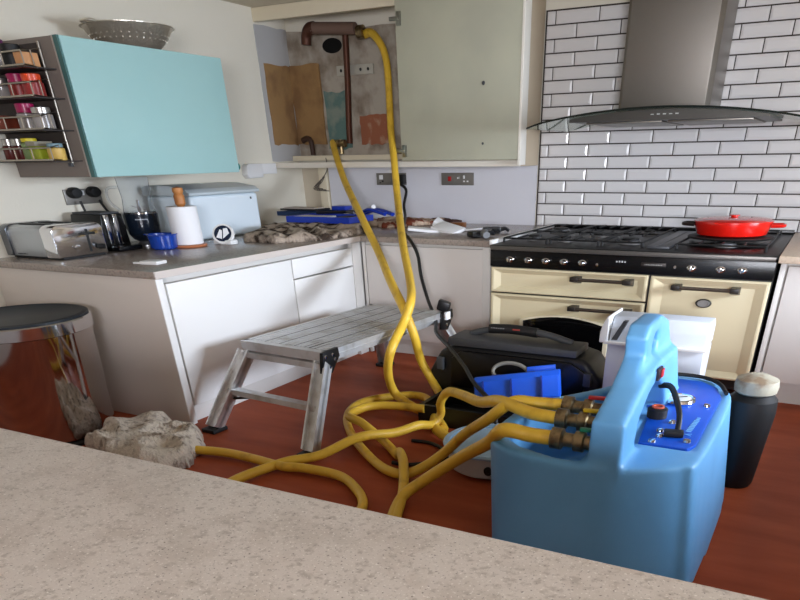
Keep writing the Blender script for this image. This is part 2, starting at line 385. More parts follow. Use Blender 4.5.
def front(name, x0, x1, z0, z1, window=None, rim=.045):
    """door with a raised bevelled border around a sunken field"""
    mb = MB(); y = YR
    def ring(i, yy): return [(x0+i, yy, z0+i*.55), (x1-i, yy, z0+i*.55), (x1-i, yy, z1-i*.55), (x0+i, yy, z1-i*.55)]
    vs = ring(0, y+.03)+ring(0, y+.004)+ring(.010, y)+ring(.022, y)+ring(rim+.026, y+.026); fs = [(3, 2, 1, 0)]
    for a in range(0, 16, 4):
        for q in range(4): fs.append((a+q, a+(q+1) % 4, a+4+(q+1) % 4, a+4+q))
    fs.append((16, 17, 18, 19)); mb.add(vs, fs)
    return part(name, mb, RANGECREAM, t, ang=20)
def handle(parent, x0, x1, z):
    h = part('handle', MB().rod((x0, YR-.075, z), (x1, YR-.075, z), .011, 10), mat('dark bronze bar', (92, 82, 74), .35, .7), parent)
    for x in (x0, x1): part('handle_block', MB().prism([(YR+.025, z-.035), (YR+.025, z+.012), (YR-.095, z+.016), (YR-.095, z-.012)], 'x', x-.028, x+.028, .004), mat('black handle block', (34, 28, 24), .4), h)
d1 = front('grill_door', rx0+.004, -1.006, .585, .748); handle(d1, -1.50, -1.13, .706)
d2 = front('oven_door', rx0+.004, -1.006, .13, .574); handle(d2, -1.50, -1.115, .518)
d3 = front('oven_door', -.988, rx1-.008, .13, .745, rim=.06); handle(d3, -.805, -.435, .694)
# arched window of the main oven
def arch(x0, x1, z0, z1, rise, n=14):
    return [(x0, z0), (x1, z0)]+[(x1-(x1-x0)*i/n, z1+rise*(1-(2*i/n-1)**2)) for i in range(n+1)]
part('window_rim', MB().prism(arch(-1.925, -1.235, .200, .408, .045), 'y', YR+.004, YR+.024, .003), mat('pale enamel rim', (236, 226, 196), .25), d2)
part('window_glass', MB().prism(arch(-1.895, -1.265, .215, .400, .043), 'y', YR-.001, YR+.0035, .001), DARKGLASS, d2)
e = part('emblem', MB().lathe([(.052, 0), (.052, -.010), (.040, -.014), (.036, -.008), (0, -.008)], (-.622, YR+.0255, .597), 28, 'y', sy=.52), mat('dark emblem rim', (60, 58, 52), .4, .3), d3)
part('emblem_ring', MB().lathe([(.030, -.009), (.042, -.009), (.040, -.016), (.033, -.016), (.030, -.009)], (-.622, YR+.0255, .597), 28, 'y', sy=.52), mat('pewter ring', (150, 148, 146), .35, .6), e)
# hob: burners, pan supports, griddle strip
def burner(x, y, r):
    b = part('burner', MB().lathe([(r*1.25, 0), (r*1.2, .008), (r, .012), (r, .02), (r*.92, .024), (0, .024)], (x, y, .8925), 24), mat('burner aluminium', (130, 130, 132), .4, .7), t)
    part('burner_cap', MB().lathe([(r*.85, .0245), (r*.85, .032), (r*.7, .036), (0, .036)], (x, y, .8925), 24), IRON, b)
for (x, y, r) in ((-1.98, 5.33, .05), (-1.98, 5.95, .075), (-1.53, 5.65, .10), (-1.72, 5.3, .045), (-1.25, 5.33, .075), (-1.25, 5.95, .05), (-.60, 5.36, .07), (-.60, 5.95, .06)): burner(x, y, r)
def grate(x0, x1, y0, y1, nx=3):
    g = MB(); z = .922
    for x in (x0, x1): g.rod((x, y0, z), (x, y1, z), .006, 6)
    for y in (y0, (y0+y1)/2, y1): g.rod((x0, y, z), (x1, y, z), .006, 6)
    for i in range(1, nx):
        x = x0+(x1-x0)*i/nx
        for (a, b) in ((y0, y0+.2), ((y0+y1)/2-.17, (y0+y1)/2+.17), (y1-.2, y1)): g.rod((x, a, z+.004), (x, b, z+.004), .006, 6)
    for x in (x0, x1):
        for y in (y0, y1): g.rod((x, y, .894), (x, y, z), .009, 6)
    part('pan_support', g, IRON, t)
grate(-2.13, -1.80, 5.10, 6.25); grate(-1.77, -1.42, 5.10, 6.25, 4); grate(-1.39, -1.11, 5.10, 6.25); grate(-.88, -.32, 5.10, 6.25, 4)
part('griddle_plate', MB().box(-1.07, -.92, 5.06, 6.2, .8935, .908, .004).box(-1.0, -.99, 5.1, 6.15, .908, .912), mat('grey steel strip', (84, 86, 90), .4, .6), t)

# red casserole on the right burners
px, py_, pz = -.60, 5.55, .942
t = thing('casserole', (px, py_, pz), 'red enamel casserole with lid on the right of the hob', 'pot')
part('bowl', MB().lathe([(0, 0), (.20, 0), (.232, .012), (.256, .07), (.256, .084), (.246, .084), (.225, .02), (0, .014)], (px, py_, pz), 40), RED, t)
l = part('lid', MB().lathe([(.262, .0845), (.262, .092), (.235, .102), (.13, .110), (0, .112)], (px, py_, pz), 40), RED, t)
part('lid_knob', MB().lathe([(.024, .1115), (.022, .117), (.036, .120), (.036, .125), (0, .127)], (px, py_, pz), 20), RED, l)
for s, c in ((-1, mat('black iron handle', (34, 22, 22), .4)), (1, RED)):
    a = .25*s
    part('handle', MB().tube([(px+a, py_-.06, pz+.066), (px+a+.07*s, py_-.05, pz+.068), (px+a+.085*s, py_, pz+.068), (px+a+.07*s, py_+.05, pz+.068), (px+a, py_+.06, pz+.066)], .011, 8), c, t)
part('heat_plate', MB().lathe([(0, -.012), (.285, -.012), (.29, -.006), (.285, -.001), (0, -.001)], (px, py_, pz), 36), IRON, t)

# ---------------------------------------------------------------- cooker hood
t = thing('cooker_hood', (-1.27, 6.43, 1.58), 'steel chimney cooker hood with curved glass canopy', 'cooker hood')
part('chimney', MB().prism([(-1.60, 6.425), (-1.60, 5.93), (-1.575, 5.90), (-.985, 5.90), (-.955, 5.95), (-.955, 6.425)], 'z', 1.66, 2.48, .006), STEEL, t, ang=20)
def gz(x): return 1.668-.088*((x+1.17)/.95)**2
gl = MB(); nx = 24; xs = [-2.12+1.90*i/nx for i in range(nx+1)]; vs = []; fs = []
def gy(x, i):
    u = abs((x+1.17)/.95); return 5.34+.10*max(0, u-.85)/.15
for i, x in enumerate(xs):
    y0 = gy(x, i); z = gz(x); vs += [(x, y0, z), (x, 6.36, z), (x, 6.36, z-.010), (x, y0, z-.010)]
for i in range(nx):
    a = i*4; b = a+4
    for q in range(4): fs.append((a+q, a+(q+1) % 4, b+(q+1) % 4, b+q))
fs += [(0, 3, 2, 1), (nx*4, nx*4+1, nx*4+2, nx*4+3)]
gl.add(vs, fs); g_ = part('glass_canopy', gl, SMOKE, t)
part('canopy_edge', MB().tube([(x, gy(x, 0)-.004, gz(x)-.005) for x in xs], .006, 6, 0).rod((xs[0], gy(xs[0], 0), gz(xs[0])-.005), (xs[0], 6.3, gz(xs[0])-.005), .004, 6).rod((xs[-1], gy(xs[-1], 0), gz(xs[-1])-.005), (xs[-1], 6.3, gz(xs[-1])-.005), .004, 6), GLASSEDGE, g_)
n = 16; bx0, bx1 = -1.80, -.50
pf = [(bx0, 1.598), (bx1, 1.598)]+[(bx1-(bx1-bx0)*i/n, gz(bx1-(bx1-bx0)*i/n)-.0125) for i in range(n+1)]
hb = part('hood_body', MB().prism(pf, 'y', 5.42, 6.42), mat('dark brushed steel', (86, 84, 80), .4, .8), t)
part('button', lettering(-1.24, 5.4195, 1.626, .20, .006, 5, 'y', d=.004, gap=.5), mat('pale button', (180, 180, 176), .4), hb)
part('grease_filter', MB().box(-1.7, -1.18, 5.5, 6.3, 1.588, 1.5975, .002).box(-1.14, -.6, 5.5, 6.3, 1.588, 1.5975, .002), STEEL, hb)

# ---------------------------------------------------------------- boiler cupboard
YC = 6.0
t = thing('wall_cupboard', (-3.6, 6.2, 1.34), 'tall cream boiler cupboard with its left side open and sage door swung back', 'cupboard')
part('top_rail', MB().box(XL+.002, -2.39, YC, YC+.04, 2.392, 2.482, .003), CREAMBOARD, t)
part('bottom_rail', MB().box(XL+.002, -2.39, YC, YC+.03, 1.345, 1.388, .004), mat('cream white rail', (226, 218, 204), .5), t)
part('side_panel', MB().box(-2.425, -2.39, YC+.04, 6.43, 1.345, 2.48, .002), BEIGE, t)
part('divider', MB().box(-3.52, -3.48, YC+.04, 6.43, 1.40, 2.385, .002), BEIGE, t)
part('bottom_board', MB().box(-3.47, -2.43, YC+.04, 6.42, 1.36, 1.395, .002), CREAMBOARD, t)
part('bottom_batten', MB().box(XL+.01, -3.53, 6.30, 6.43, 1.40, 1.44, .003), CREAMBOARD, t)
dr_ = part('door', MB().box(-3.445, -2.372, YC-.09, YC-.03, 1.392, 2.48, .004), SAGE, t, label='sage green door panel')
part('door_edge', MB().box(-2.3715, -2.350, YC-.094, YC+.03, 1.355, 2.48, .003), mat('bright white edging', (240, 234, 222), .4), t)
part('screw_cap', MB().lathe([(.014, 0), (.012, -.006), (0, -.008)], (-2.68, YC-.0905, 1.88), 12, 'y'), GREYPL, dr_)
part('screw_cap', MB().lathe([(.009, 0), (.008, -.005), (0, -.006)], (-2.68, YC-.0905, 1.50), 12, 'y'), GREYPL, dr_)
for z in (2.30, 1.46):
    h = part('hinge', MB().box(-3.49, -3.41, YC-.112, YC-.092, z-.012, z+.012, .003), mat('bright hinge steel', (150, 150, 140), .3, .9), dr_)
    part('hinge_plate', MB().box(-3.43, -3.39, YC-.104, YC-.091, z-.042, z+.042, .004), MC['bright hinge steel'], h)
# trunking end with rounded cap left of the rail
t = thing('cable_trunking', (-4.87, 5.8, 1.31), 'white trunking with a rounded end cap below the open cupboard', 'trunking')
part('cap', MB().prism([(5.54, 1.305), (5.57, 1.275), (5.76, 1.28), (5.76, 1.385), (5.58, 1.388), (5.55, 1.37)], 'x', XL+.001, -4.86, .010), WHITEPL, t)
part('channel', MB().box(XL+.001, -4.885, 5.765, 5.99, 1.305, 1.385, .004), WHITEPL, t)
# pipework
t = thing('copper_pipework', (-4.3, 6.3, 1.45), 'brown copper pipes left in the open boiler cupboard', 'pipes')
part('vertical_pipe', MB().tube([(-4.22, 6.36, 2.33), (-4.235, 6.36, 2.0), (-4.26, 6.36, 1.7), (-4.27, 6.36, 1.53)], .028, 12), COPPER, t)
part('header_pipe', MB().rod((-4.52, 6.30, 2.355), (-4.07, 6.30, 2.325), .042, 14), mat('pinkish lagged pipe', (112, 88, 76), .7, bump=(20, .3)), t)
part('elbow', MB().tube([(-4.62, 6.32, 2.25), (-4.61, 6.32, 2.31), (-4.57, 6.31, 2.35), (-4.50, 6.30, 2.357)], .045, 12), COPPER, t)
part('valve', MB().lathe([(.03, -.03), (.045, -.03), (.045, .03), (.03, .035), (.022, .035), (.022, -.03)], (-4.02, 6.30, 2.30), 18, 'x'), BRASS, t)
part('bent_stub', MB().tube([(-4.80, 6.34, 1.56), (-4.74, 6.33, 1.575), (-4.69, 6.32, 1.55), (-4.68, 6.32, 1.445)], .024, 12), mat('dark oxidised pipe', (58, 36, 24), .6), t)
part('stopcock', MB().rod((-4.40, 6.3, 1.53), (-4.28, 6.3, 1.53), .03, 12).rod((-4.33, 6.3, 1.45), (-4.33, 6.3, 1.56), .02, 10), BRASS, t)
t = thing('pipe_bracket', (-4.1, 6.42, 2.05), 'pale drilled mounting bar behind the vertical pipe', 'bracket')
part('bar', MB().box(-4.38, -3.99, 6.41, 6.436, 2.03, 2.10, .003), mat('pale galvanised bar', (186, 182, 170), .5, .3), t)
for x in (-4.33, -4.12, -4.04): part('hole', MB().lathe([(0, 0), (.012, 0), (.012, -.003), (0, -.003)], (x, 6.409, 2.065), 10, 'y'), BLACKM, t)
# wires hanging at the corner
wm = MB()
for a in range(6): wm.tube([(-4.62+random.uniform(-.01, .01), 6.37, 1.27), (-4.66-.02*a+.03, 6.33, 1.22-.01*a), (-4.70+.035*a, 6.30, 1.17-.008*(a % 3))], .0035, 5)
wm.tube([(-4.45, 6.2, 1.42), (-4.52, 6.30, 1.33), (-4.62, 6.37, 1.27)], .004, 5)
solo('loose_wires', wm, mat('grey wire', (92, 84, 78), .6), 'thin grey loose wires hanging in front of the cream batten', 'wires')

# ---------------------------------------------------------------- wall sockets
def faceplate(name, cx, cz, wd, ht, label, kind):
    t = thing(name, (cx, YB-.02, cz-ht/2), label, 'socket')
    f = part('plate', MB().box(cx-wd/2, cx+wd/2, YB-.034, YB-.021, cz-ht/2, cz+ht/2, .004), SOCK, t)
    return t, f
t, f = faceplate('wall_socket', -3.87, 1.248, .33, .095, 'grey double socket behind the upright yellow hose', 'd')
part('rocker', MB().box(-4.0, -3.96, YB-.042, YB-.0345, 1.245, 1.28, .002), WHITEPL, f)
part('pin_holes', MB().box(-3.975, -3.955, YB-.036, YB-.0345, 1.225, 1.237).box(-4.0, -3.985, YB-.036, YB-.0345, 1.215, 1.222), BLACKM, f)
part('plug', MB().box(-3.78, -3.70, YB-.10, YB-.035, 1.21, 1.285, .01), BLACKM, t)
t, f = faceplate('cooker_switch', -3.163, 1.248, .33, .095, 'grey cooker control socket with red switch', 'c')
part('red_switch', MB().box(-3.255, -3.225, YB-.044, YB-.0345, 1.232, 1.268, .003), mat('red rocker', (170, 28, 30), .4), f)
part('white_rocker', MB().box(-3.10, -3.085, YB-.044, YB-.0345, 1.25, 1.275, .002).box(-3.10, -3.085, YB-.040, YB-.0345, 1.225, 1.236).box(-3.065, -3.05, YB-.040, YB-.0345, 1.225, 1.236).box(-3.16, -3.15, YB-.040, YB-.0345, 1.25, 1.262), WHITEPL, f)
# left wall double socket with two plugs
t = thing('wall_socket', (XL, 3.81, 1.17), 'grey double socket with two black plugs above the toaster', 'socket')
part('plate', MB().box(XL+.001, XL+.014, 3.66, 3.965, 1.168, 1.26, .004), SOCK, t)
part('rocker', MB().box(XL+.0145, XL+.022, 3.795, 3.82, 1.222, 1.25, .002), WHITEPL, t)
for k, (y, pts) in enumerate(((3.73, [(XL+.07, 3.73, 1.19), (XL+.09, 3.74, 1.10), (XL+.12, 3.76, 1.02), (XL+.17, 3.78, .96)]), (3.89, [(XL+.07, 3.89, 1.19), (XL+.09, 3.92, 1.12), (XL+.12, 3.98, 1.05), (XL+.15, 4.02, .99)]))):
    p = solo('plug', MB().lathe([(0, -.002), (.055, -.002), (.055, -.03), (.042, -.05), (0, -.055)], (0, 0, 0), 20, 'x', sy=.62), BLACKM, ('left' if k == 0 else 'right')+' black plug in the socket above the toaster', 'plug', 'plugs above the toaster')
    # lathe was built about the origin facing -X; turn it to face the room
    p.rotation_euler = (0, 0, math.pi); p.location = (XL+.045, y, 1.205)
    for v in p.data.vertices: pass
    cb = solo('appliance_cord', MB().tube(pts, .009, 8), CABLE, 'black cord from the '+('left' if k == 0 else 'right')+' plug above the toaster', 'cord', 'cords above the toaster')

# ---------------------------------------------------------------- blue wall cabinet and spice rack
CY0, CY1, CZ0, CZ1 = 3.38, 4.69, 1.34, 2.01
t = thing('wall_cabinet', (-4.55, 4.06, CZ0), 'pale aqua fronted wall cabinet above the toaster', 'cabinet')
part('carcass', MB().box(XL+.002, -4.228, CY0, CY1-.02, CZ0, CZ1, .003), CARC, t)
part('door', MB().box(-4.222, -4.19, CY0+.01, CY1, CZ0, CZ1, .004), AQUA, t)
part('bumper', MB().lathe([(.018, 0), (.022, .006), (.022, .03), (.012, .036), (0, .036)], (-4.225, CY1+.002, 1.375), 14, 'y'), mat('teal plastic', (16, 112, 104), .4), t)
part('door_edging', MB().box(-4.226, -4.190, CY0-.006, CY0+.006, CZ0, CZ1), AQUAEDGE, t)
part('end_trim', MB().box(-4.240, -4.2285, CY0-.006, CY0-.001, CZ0, CZ1), mat('pale trim line', (176, 168, 160), .4), t)
t = thing('spice_rack', (-4.62, 3.27, 1.41), 'four tier wire spice rack on the end of the aqua cabinet', 'rack')
WIRE = mat('rack wire', (166, 158, 146), .3, .9)
part('shade_plate', MB().box(XL+.006, -4.36, CY0-.008, CY0-.001, 1.42, 1.985), mat('rack shade', (64, 56, 52), .6), t)  # dark sheet painting in the shade between the rack tiers
part('upright', MB().rod((-4.352, 3.365, 1.40), (-4.352, 3.365, 1.99), .007, 8), WIRE, t)
SH = (1.865, 1.73, 1.578, 1.428)
for z in SH:
    part('shelf', MB().box(XL+.008, -4.26, 3.165, 3.37, z-.007, z-.001), mat('dark shelf metal', (58, 52, 50), .5, .4), t)
    b = MB()
    for dz in (.004, .062):
        b.tube([(-4.352, 3.365, z+dz+(.03 if dz > .05 else 0)), (-4.245, 3.16, z+dz), (XL+.01, 3.16, z+dz)], .0045, 6, 0)
    for x in (-4.245, -4.42, -4.58, -4.75): b.rod((x, 3.16, z+.004), (x, 3.16, z+.062), .004, 6)
    b.rod((-4.30, 3.262, z+.004), (-4.30, 3.262, z+.078), .004, 6)
    part('basket_wire', b, WIRE, t)
part('foot_clip', MB().obox((-4.352, 3.35, 1.405), (.03, .02, .02), bev=.004), GREYPL, t)
def jar(x, z, r, h, body, lid, lab, lidh=.03, y=3.27, trans=False, lidrgb=None):
    r = min(r, .056)*1.05; h *= 1.08
    t = thing('spice_jar', (x, y, z), lab, 'jar', 'spice jars on the wire rack')
    part('body', MB().lathe([(r*.95, 0), (r, .004), (r, h-lidh-.006), (r*.8, h-lidh), (0, h-lidh)], (x, y, z), 20), body, t)
    part('lid', MB().lathe([(r*.88, h-lidh+.0005), (r*.9, h-.003), (r*.84, h), (0, h)], (x, y, z), 20), lid, t)
    return t
MAG = mat('magenta lid', (164, 26, 84), .35); ORG = mat('orange lid', (216, 74, 36), .35); SIL = mat('silver lid', (180, 178, 174), .3, .8)
REDB = mat('red spice label', (148, 44, 42), .4); CLR = mat('pale spice glass', (156, 150, 146), .15); RUST = mat('rust spice box', (128, 58, 40), .5)
GRN = mat('green herb label', (122, 142, 92), .4); LIME = mat('lime box', (158, 170, 44), .5); TAN = mat('tan box card', (208, 152, 104), .6); DKR = mat('dark red spice', (98, 44, 40), .25)
PUR = mat('purple lid', (88, 32, 74), .4); GLD = mat('golden pot', (212, 176, 92), .4)
jar(-4.585, 1.866, .04, .125, CLR, PUR, 'clear jar with purple lid on the top tier', .05)
jar(-4.475, 1.866, .06, .10, BLACKM, BLACKM, 'squat black pot on the top tier')
solo('spice_box', MB().box(-4.385, -4.31, 3.21, 3.31, 1.866, 1.93, .002), TAN, 'small tan card box on the top tier', 'box')
jar(-4.66, 1.731, .045, .095, CLR, SIL, 'clear spice jar at left of the second tier')
jar(-4.50, 1.731, .06, .105, REDB, MAG, 'magenta lidded jar on the second tier', .045)
jar(-4.375, 1.731, .06, .10, REDB, ORG, 'orange lidded red label jar on the second tier', .035)
solo('spice_box', MB().box(-4.77, -4.67, 3.22, 3.33, 1.579, 1.655, .002), RUST, 'rust coloured spice box on the third tier', 'box')
jar(-4.51, 1.579, .06, .12, CLR, MAG, 'clear jar with magenta lid on the third tier', .045)
jar(-4.375, 1.579, .06, .10, CLR, SIL, 'clear jar with silver lid on the third tier')
jar(-4.77, 1.429, .042, .105, DKR, SIL, 'dark red jar furthest left on the bottom tier', .035)
jar(-4.675, 1.429, .042, .105, DKR, SIL, 'dark red jar next to the green jar on the bottom tier', .035)
jar(-4.57, 1.429, .048, .105, GRN, mat('yellow lid', (208, 190, 40), .4), 'green jar with yellow lid on the bottom tier', .02)
solo('spice_box', MB().box(-4.51, -4.42, 3.21, 3.32, 1.429, 1.50, .002), LIME, 'lime green box on the bottom tier', 'box')
solo('spice_packet', MB().box(-4.515, -4.43, 3.20, 3.325, 1.501, 1.525, .002), mat('grey packet', (142, 136, 120), .5), 'grey packet lying on the lime green box', 'packet')
jar(-4.345, 1.429, .048, .078, GLD, mat('pale blue lid', (120, 150, 160), .4), 'small golden pot at right of the bottom tier', .02)

# colander on the cabinet
cx, cy = -4.56, 4.25; cz = CZ1+.002
t = thing('colander', (cx, cy, cz), 'dented steel colander on top of the aqua cabinet', 'colander')
M_ = mat('hammered steel', (236, 230, 216), .3, .85, bump=(16, .4, .03))
part('bowl', MB().lathe([(0, 0), (.12, .0), (.17, .02), (.25, .085), (.285, .135), (.30, .137), (.30, .141), (.28, .141), (.243, .088), (.165, .026), (0, .008)], (cx, cy, cz), 48), M_, t)
hm = MB()
for rr, zz, nn in ((.232, .071, 34), (.252, .092, 34)):
    for k in range(nn):
        a = 2*math.pi*k/nn; hm.obox((cx+(rr+.0005)*math.cos(a), cy+(rr+.0005)*math.sin(a), cz+zz-.002), (.006, .005, .004), rz=a)
o = part('perforation', hm, mat('bright perforation', (226, 222, 210), .3, .6), t); o['kind'] = 'stuff'
for s in (-1, 1): part('handle', MB().tube([(cx+.05*s-.0, cy+.295*s, cz+.139), (cx+.04*s, cy+.335*s, cz+.142), (cx-.04*s, cy+.335*s, cz+.142), (cx-.05*s, cy+.295*s, cz+.139)], .008, 8), M_, t)

# ---------------------------------------------------------------- things on the left worktop
Z9 = .9015
# toaster, long side facing the camera
t = thing('toaster', (-4.62, 3.33, Z9), 'brushed steel two slot toaster at the end of the worktop', 'toaster')
def tprof(y0, y1, z0, z1, r=.06, n=6):
    p = [(y0, z0), (y1, z0)]
    for i in range(n+1):
        a = math.pi/2*i/n; p.append((y1-r+r*math.cos(a), z1-r*.6+r*.6*math.sin(a)))
    for i in range(n+1):
        a = math.pi/2+math.pi/2*i/n; p.append((y0+r+r*math.cos(a), z1-r*.6+r*.6*math.sin(a)))
    return p
part('body', MB().prism(tprof(3.10, 3.46, Z9+.014, 1.088), 'x', -4.84, -4.50, .004), mat('toaster side steel', (176, 180, 184), .3, .8), t, ang=30)
part('end_cap', MB().prism(tprof(3.09, 3.47, Z9+.012, 1.093), 'x', -4.4995, -4.385, .022), CHROME, t, ang=50)
part('end_cap', MB().prism(tprof(3.09, 3.47, Z9+.012, 1.093), 'x', -4.905, -4.8405, .016), mat('dark chrome', (110, 112, 116), .2, .9), t, ang=50)
part('foot_rail', MB().box(-4.88, -4.38, 3.12, 3.44, Z9, Z9+.0115), BLACKM, t)
part('bread_slot', MB().box(-4.80, -4.54, 3.17, 3.23, 1.0885, 1.0945).box(-4.80, -4.54, 3.31, 3.37, 1.0885, 1.0945), BLACKM, t)
part('lever_slot', MB().box(-4.3847, -4.382, 3.335, 3.35, .93, 1.06), BLACKM, t)
part('lever', MB().box(-4.384, -4.355, 3.30, 3.385, 1.028, 1.042, .004), BLACKM, t)
part('dial', MB().lathe([(.025, 0), (.022, .012), (0, .014)], (-4.384, 3.24, .965), 18, 'x', sy=.6), CHROME, t)
part('knob', MB().rod((-4.3845, 3.40, .955), (-4.345, 3.42, .955), .016, 12), BLACKM, t)
part('lettering', lettering(-4.80, 3.0995, .925, .10, .005, 7, 'y', d=.0012), mat('dark print', (40, 44, 52), .5), t)
# food mixer stand: black block with chrome bars
t = thing('coffee_machine', (-4.56, 3.67, Z9), 'black appliance with two chrome bars behind the toaster', 'kitchen appliance')
part('body', MB().prism([(3.55, Z9), (3.80, Z9), (3.78, 1.12), (3.60, 1.12)], 'x', -4.84, -4.53, .01), BLACKG, t)
part('base_foot', MB().box(-4.525, -4.40, 3.58, 3.78, Z9, Z9+.028, .008), BLACKG, t)
for y in (3.63, 3.70): part('chrome_bar', MB().box(-4.529, -4.51, y-.02, y+.015, Z9+.03, 1.118, .004), CHROME, t)
part('top_plate', MB().box(-4.83, -4.54, 3.61, 3.77, 1.1205, 1.13, .003), GREYPL, t)
# food processor: black bowl housing with a clear jug
bx, by = -4.55, 3.96
t = thing('food_processor', (bx, by, Z9), 'black food processor with clear tapered jug under the aqua cabinet', 'blender')
part('base', MB().lathe([(.085, 0), (.085, .01), (.062, .02), (.05, .03), (0, .03)], (bx, by, Z9), 28), mat('satin grey foot', (150, 150, 152), .3, .7), t)
part('housing', MB().lathe([(.055, .0305), (.085, .045), (.112, .08), (.120, .13), (.122, .205), (.105, .205), (0, .20)], (bx, by, Z9), 40), mat('deep blue black gloss', (20, 28, 40), .2, coat=.3), t)
part('rim', MB().lathe([(.108, .206), (.126, .206), (.127, .215), (.108, .216), (.108, .206)], (bx, by, Z9), 40), CHROME, t)
part('jug', MB().lathe([(.112, .217), (.100, .30), (.112, .425), (.108, .425), (.096, .30), (.107, .217), (.112, .217)], (bx, by, Z9), 32), CLEAR, t)
part('jug_handle', MB().tube([(bx-.06, by-.09, 1.27), (bx-.11, by-.14, 1.26), (bx-.115, by-.145, 1.19), (bx-.075, by-.105, 1.13)], .008, 8), CLEAR, t)
part('blade_shaft', MB().rod((bx, by, 1.102), (bx, by, 1.19), .012, 10).obox((bx, by, 1.14), (.10, .02, .004), rz=.6, ry=.3), CHROME, t)
lm = MB()
for k in range(9):
    a = -1.05+k*.075; lm.obox((bx+.1225*math.cos(a), by+.1225*math.sin(a), 1.075), (.002, .006, .006), rz=a)
part('lettering', lm, mat('silver print', (190, 194, 200), .3), t)
# whisk attachments leaning behind
t = thing('beater_attachments', (-4.38, 4.14, Z9), 'silver beater attachments leaning by the black food processor', 'kitchen utensils')
u = MB()
for k, (dx, dy) in enumerate(((0, 0), (.05, .03))):
    p0 = Vector((-4.40+dx, 4.20+dy, 1.02)); p1 = Vector((-4.44+dx, 4.14+dy, 1.14))
    u.rod(p0-Vector((0, 0, .118)), p0, .006, 8); u.rod(p0, p1, .006, 8)
    for s in (-1, 1): u.tube([p0, p0+Vector((.03*s, .02, -.02)), p0+Vector((.035*s, .03, -.055)), p0+Vector((0, .01, -.075))], .006, 6, 5)
part('beaters', u, CHROME, t)
# blue pan
bx, by = -4.25, 3.84
t = thing('blue_dish', (bx, by, Z9), 'small round royal blue dish beside the kitchen roll', 'dish')
part('bowl', MB().lathe([(0, 0), (.08, 0), (.092, .01), (.10, .085), (.108, .088), (.106, .094), (.096, .09), (.086, .012), (0, .008)], (bx, by, Z9), 36), BLUEPAN, t)
part('handle', MB().obox((bx-.115, by-.02, Z9+.088), (.05, .035, .008), bev=.003), BLUEPAN, t)
# kitchen roll on a wooden holder
bx, by = -4.19, 4.02
t = thing('kitchen_roll_holder', (bx, by, Z9), 'wooden kitchen roll holder in front of the bread bin', 'roll holder')
part('base', MB().lathe([(0, 0), (.125, 0), (.13, .006), (.125, .016), (0, .016)], (bx, by, Z9), 36), mat('reddish wood', (176, 108, 72), .4), t)
part('peg', MB().lathe([(.02, .0165), (.02, .245), (.036, .265), (.038, .31), (.030, .325), (.038, .34), (.036, .36), (0, .368)], (bx, by, Z9), 24), WOOD, t)
solo('kitchen_roll', MB().lathe([(.045, .018), (.104, .018), (.106, .022), (.106, .246), (.104, .25), (.045, .25), (.045, .018)], (bx, by, Z9), 40), PAPER, 'white kitchen roll standing on the wooden holder', 'paper roll')
# bread bin
t = thing('bread_bin', (-4.64, 4.66, Z9), 'large pale blue white bread bin in front of the left wall', 'bread bin')
part('body', MB().box(-4.865, -4.405, 4.33, 5.10, Z9, 1.195, .03, 4), BREAD, t)
part('lid', MB().prism([(-4.88, 1.197), (-4.39, 1.197), (-4.388, 1.215), (-4.43, 1.238), (-4.60, 1.262), (-4.84, 1.262), (-4.88, 1.25)], 'y', 4.315, 5.115, .008), mat('pale grey lid', (196, 206, 210), .35), t)
part('hinge_pin', MB().box(-4.4045, -4.400, 5.0, 5.015, 1.15, 1.165), GREYPL, t)
# round dial timer
bx, by = -4.03, 4.22
t = thing('kitchen_timer', (bx, by, Z9), 'white round dial timer with dark face by the bread bin', 'timer')
R = Matrix.Rotation(math.radians(38), 3, 'X')
part('base', MB().box(bx-.085, bx+.085, by-.03, by+.05, Z9, Z9+.03, .01), WHITEPL, t)
def tilt(mb, c):
    c = Vector(c); RR = Matrix.Rotation(.42, 3, 'Z') @ Matrix.Rotation(math.radians(62), 3, 'X')
    mb.v = [tuple(RR @ (Vector(v)-c)+c) for v in mb.v]; return mb
cc = (bx, by, Z9+.065)
part('casing', tilt(MB().lathe([(0, -.02), (.075, -.02), (.085, 0), (.08, .012), (0, .012)], cc, 32, sy=.85), cc), WHITEPL, t)
part('dial_face', tilt(MB().lathe([(0, .0125), (.066, .0125), (.064, .016), (0, .016)], cc, 32, sy=.85), cc), mat('navy dial', (24, 34, 56), .25), t)
part('pointer', tilt(MB().prism([(cc[0]-.045, cc[1]-.03), (cc[0]-.004, cc[1]-.04), (cc[0]-.004, cc[1]+.02), (cc[0]-.02, cc[1]+.025)], 'z', cc[2]+.0165, cc[2]+.022).prism([(cc[0]+.006, cc[1]-.036), (cc[0]+.05, cc[1]+.0), (cc[0]+.035, cc[1]+.035), (cc[0]+.006, cc[1]+.03)], 'z', cc[2]+.0165, cc[2]+.022), cc), PAPER, t)
# small white gadget near the front edge
t = thing('plastic_disc', (-3.68, 3.2, Z9), 'small white plastic disc lying near the worktop corner', 'disc')
part('disc', MB().obox((-3.67, 3.20, Z9+.010), (.13, .10, .020), rz=.15, bev=.008), WHITEPL, t)
part('tab', MB().obox((-3.765, 3.165, Z9+.006), (.06, .02, .010), rz=.15, bev=.003), WHITEPL, t)

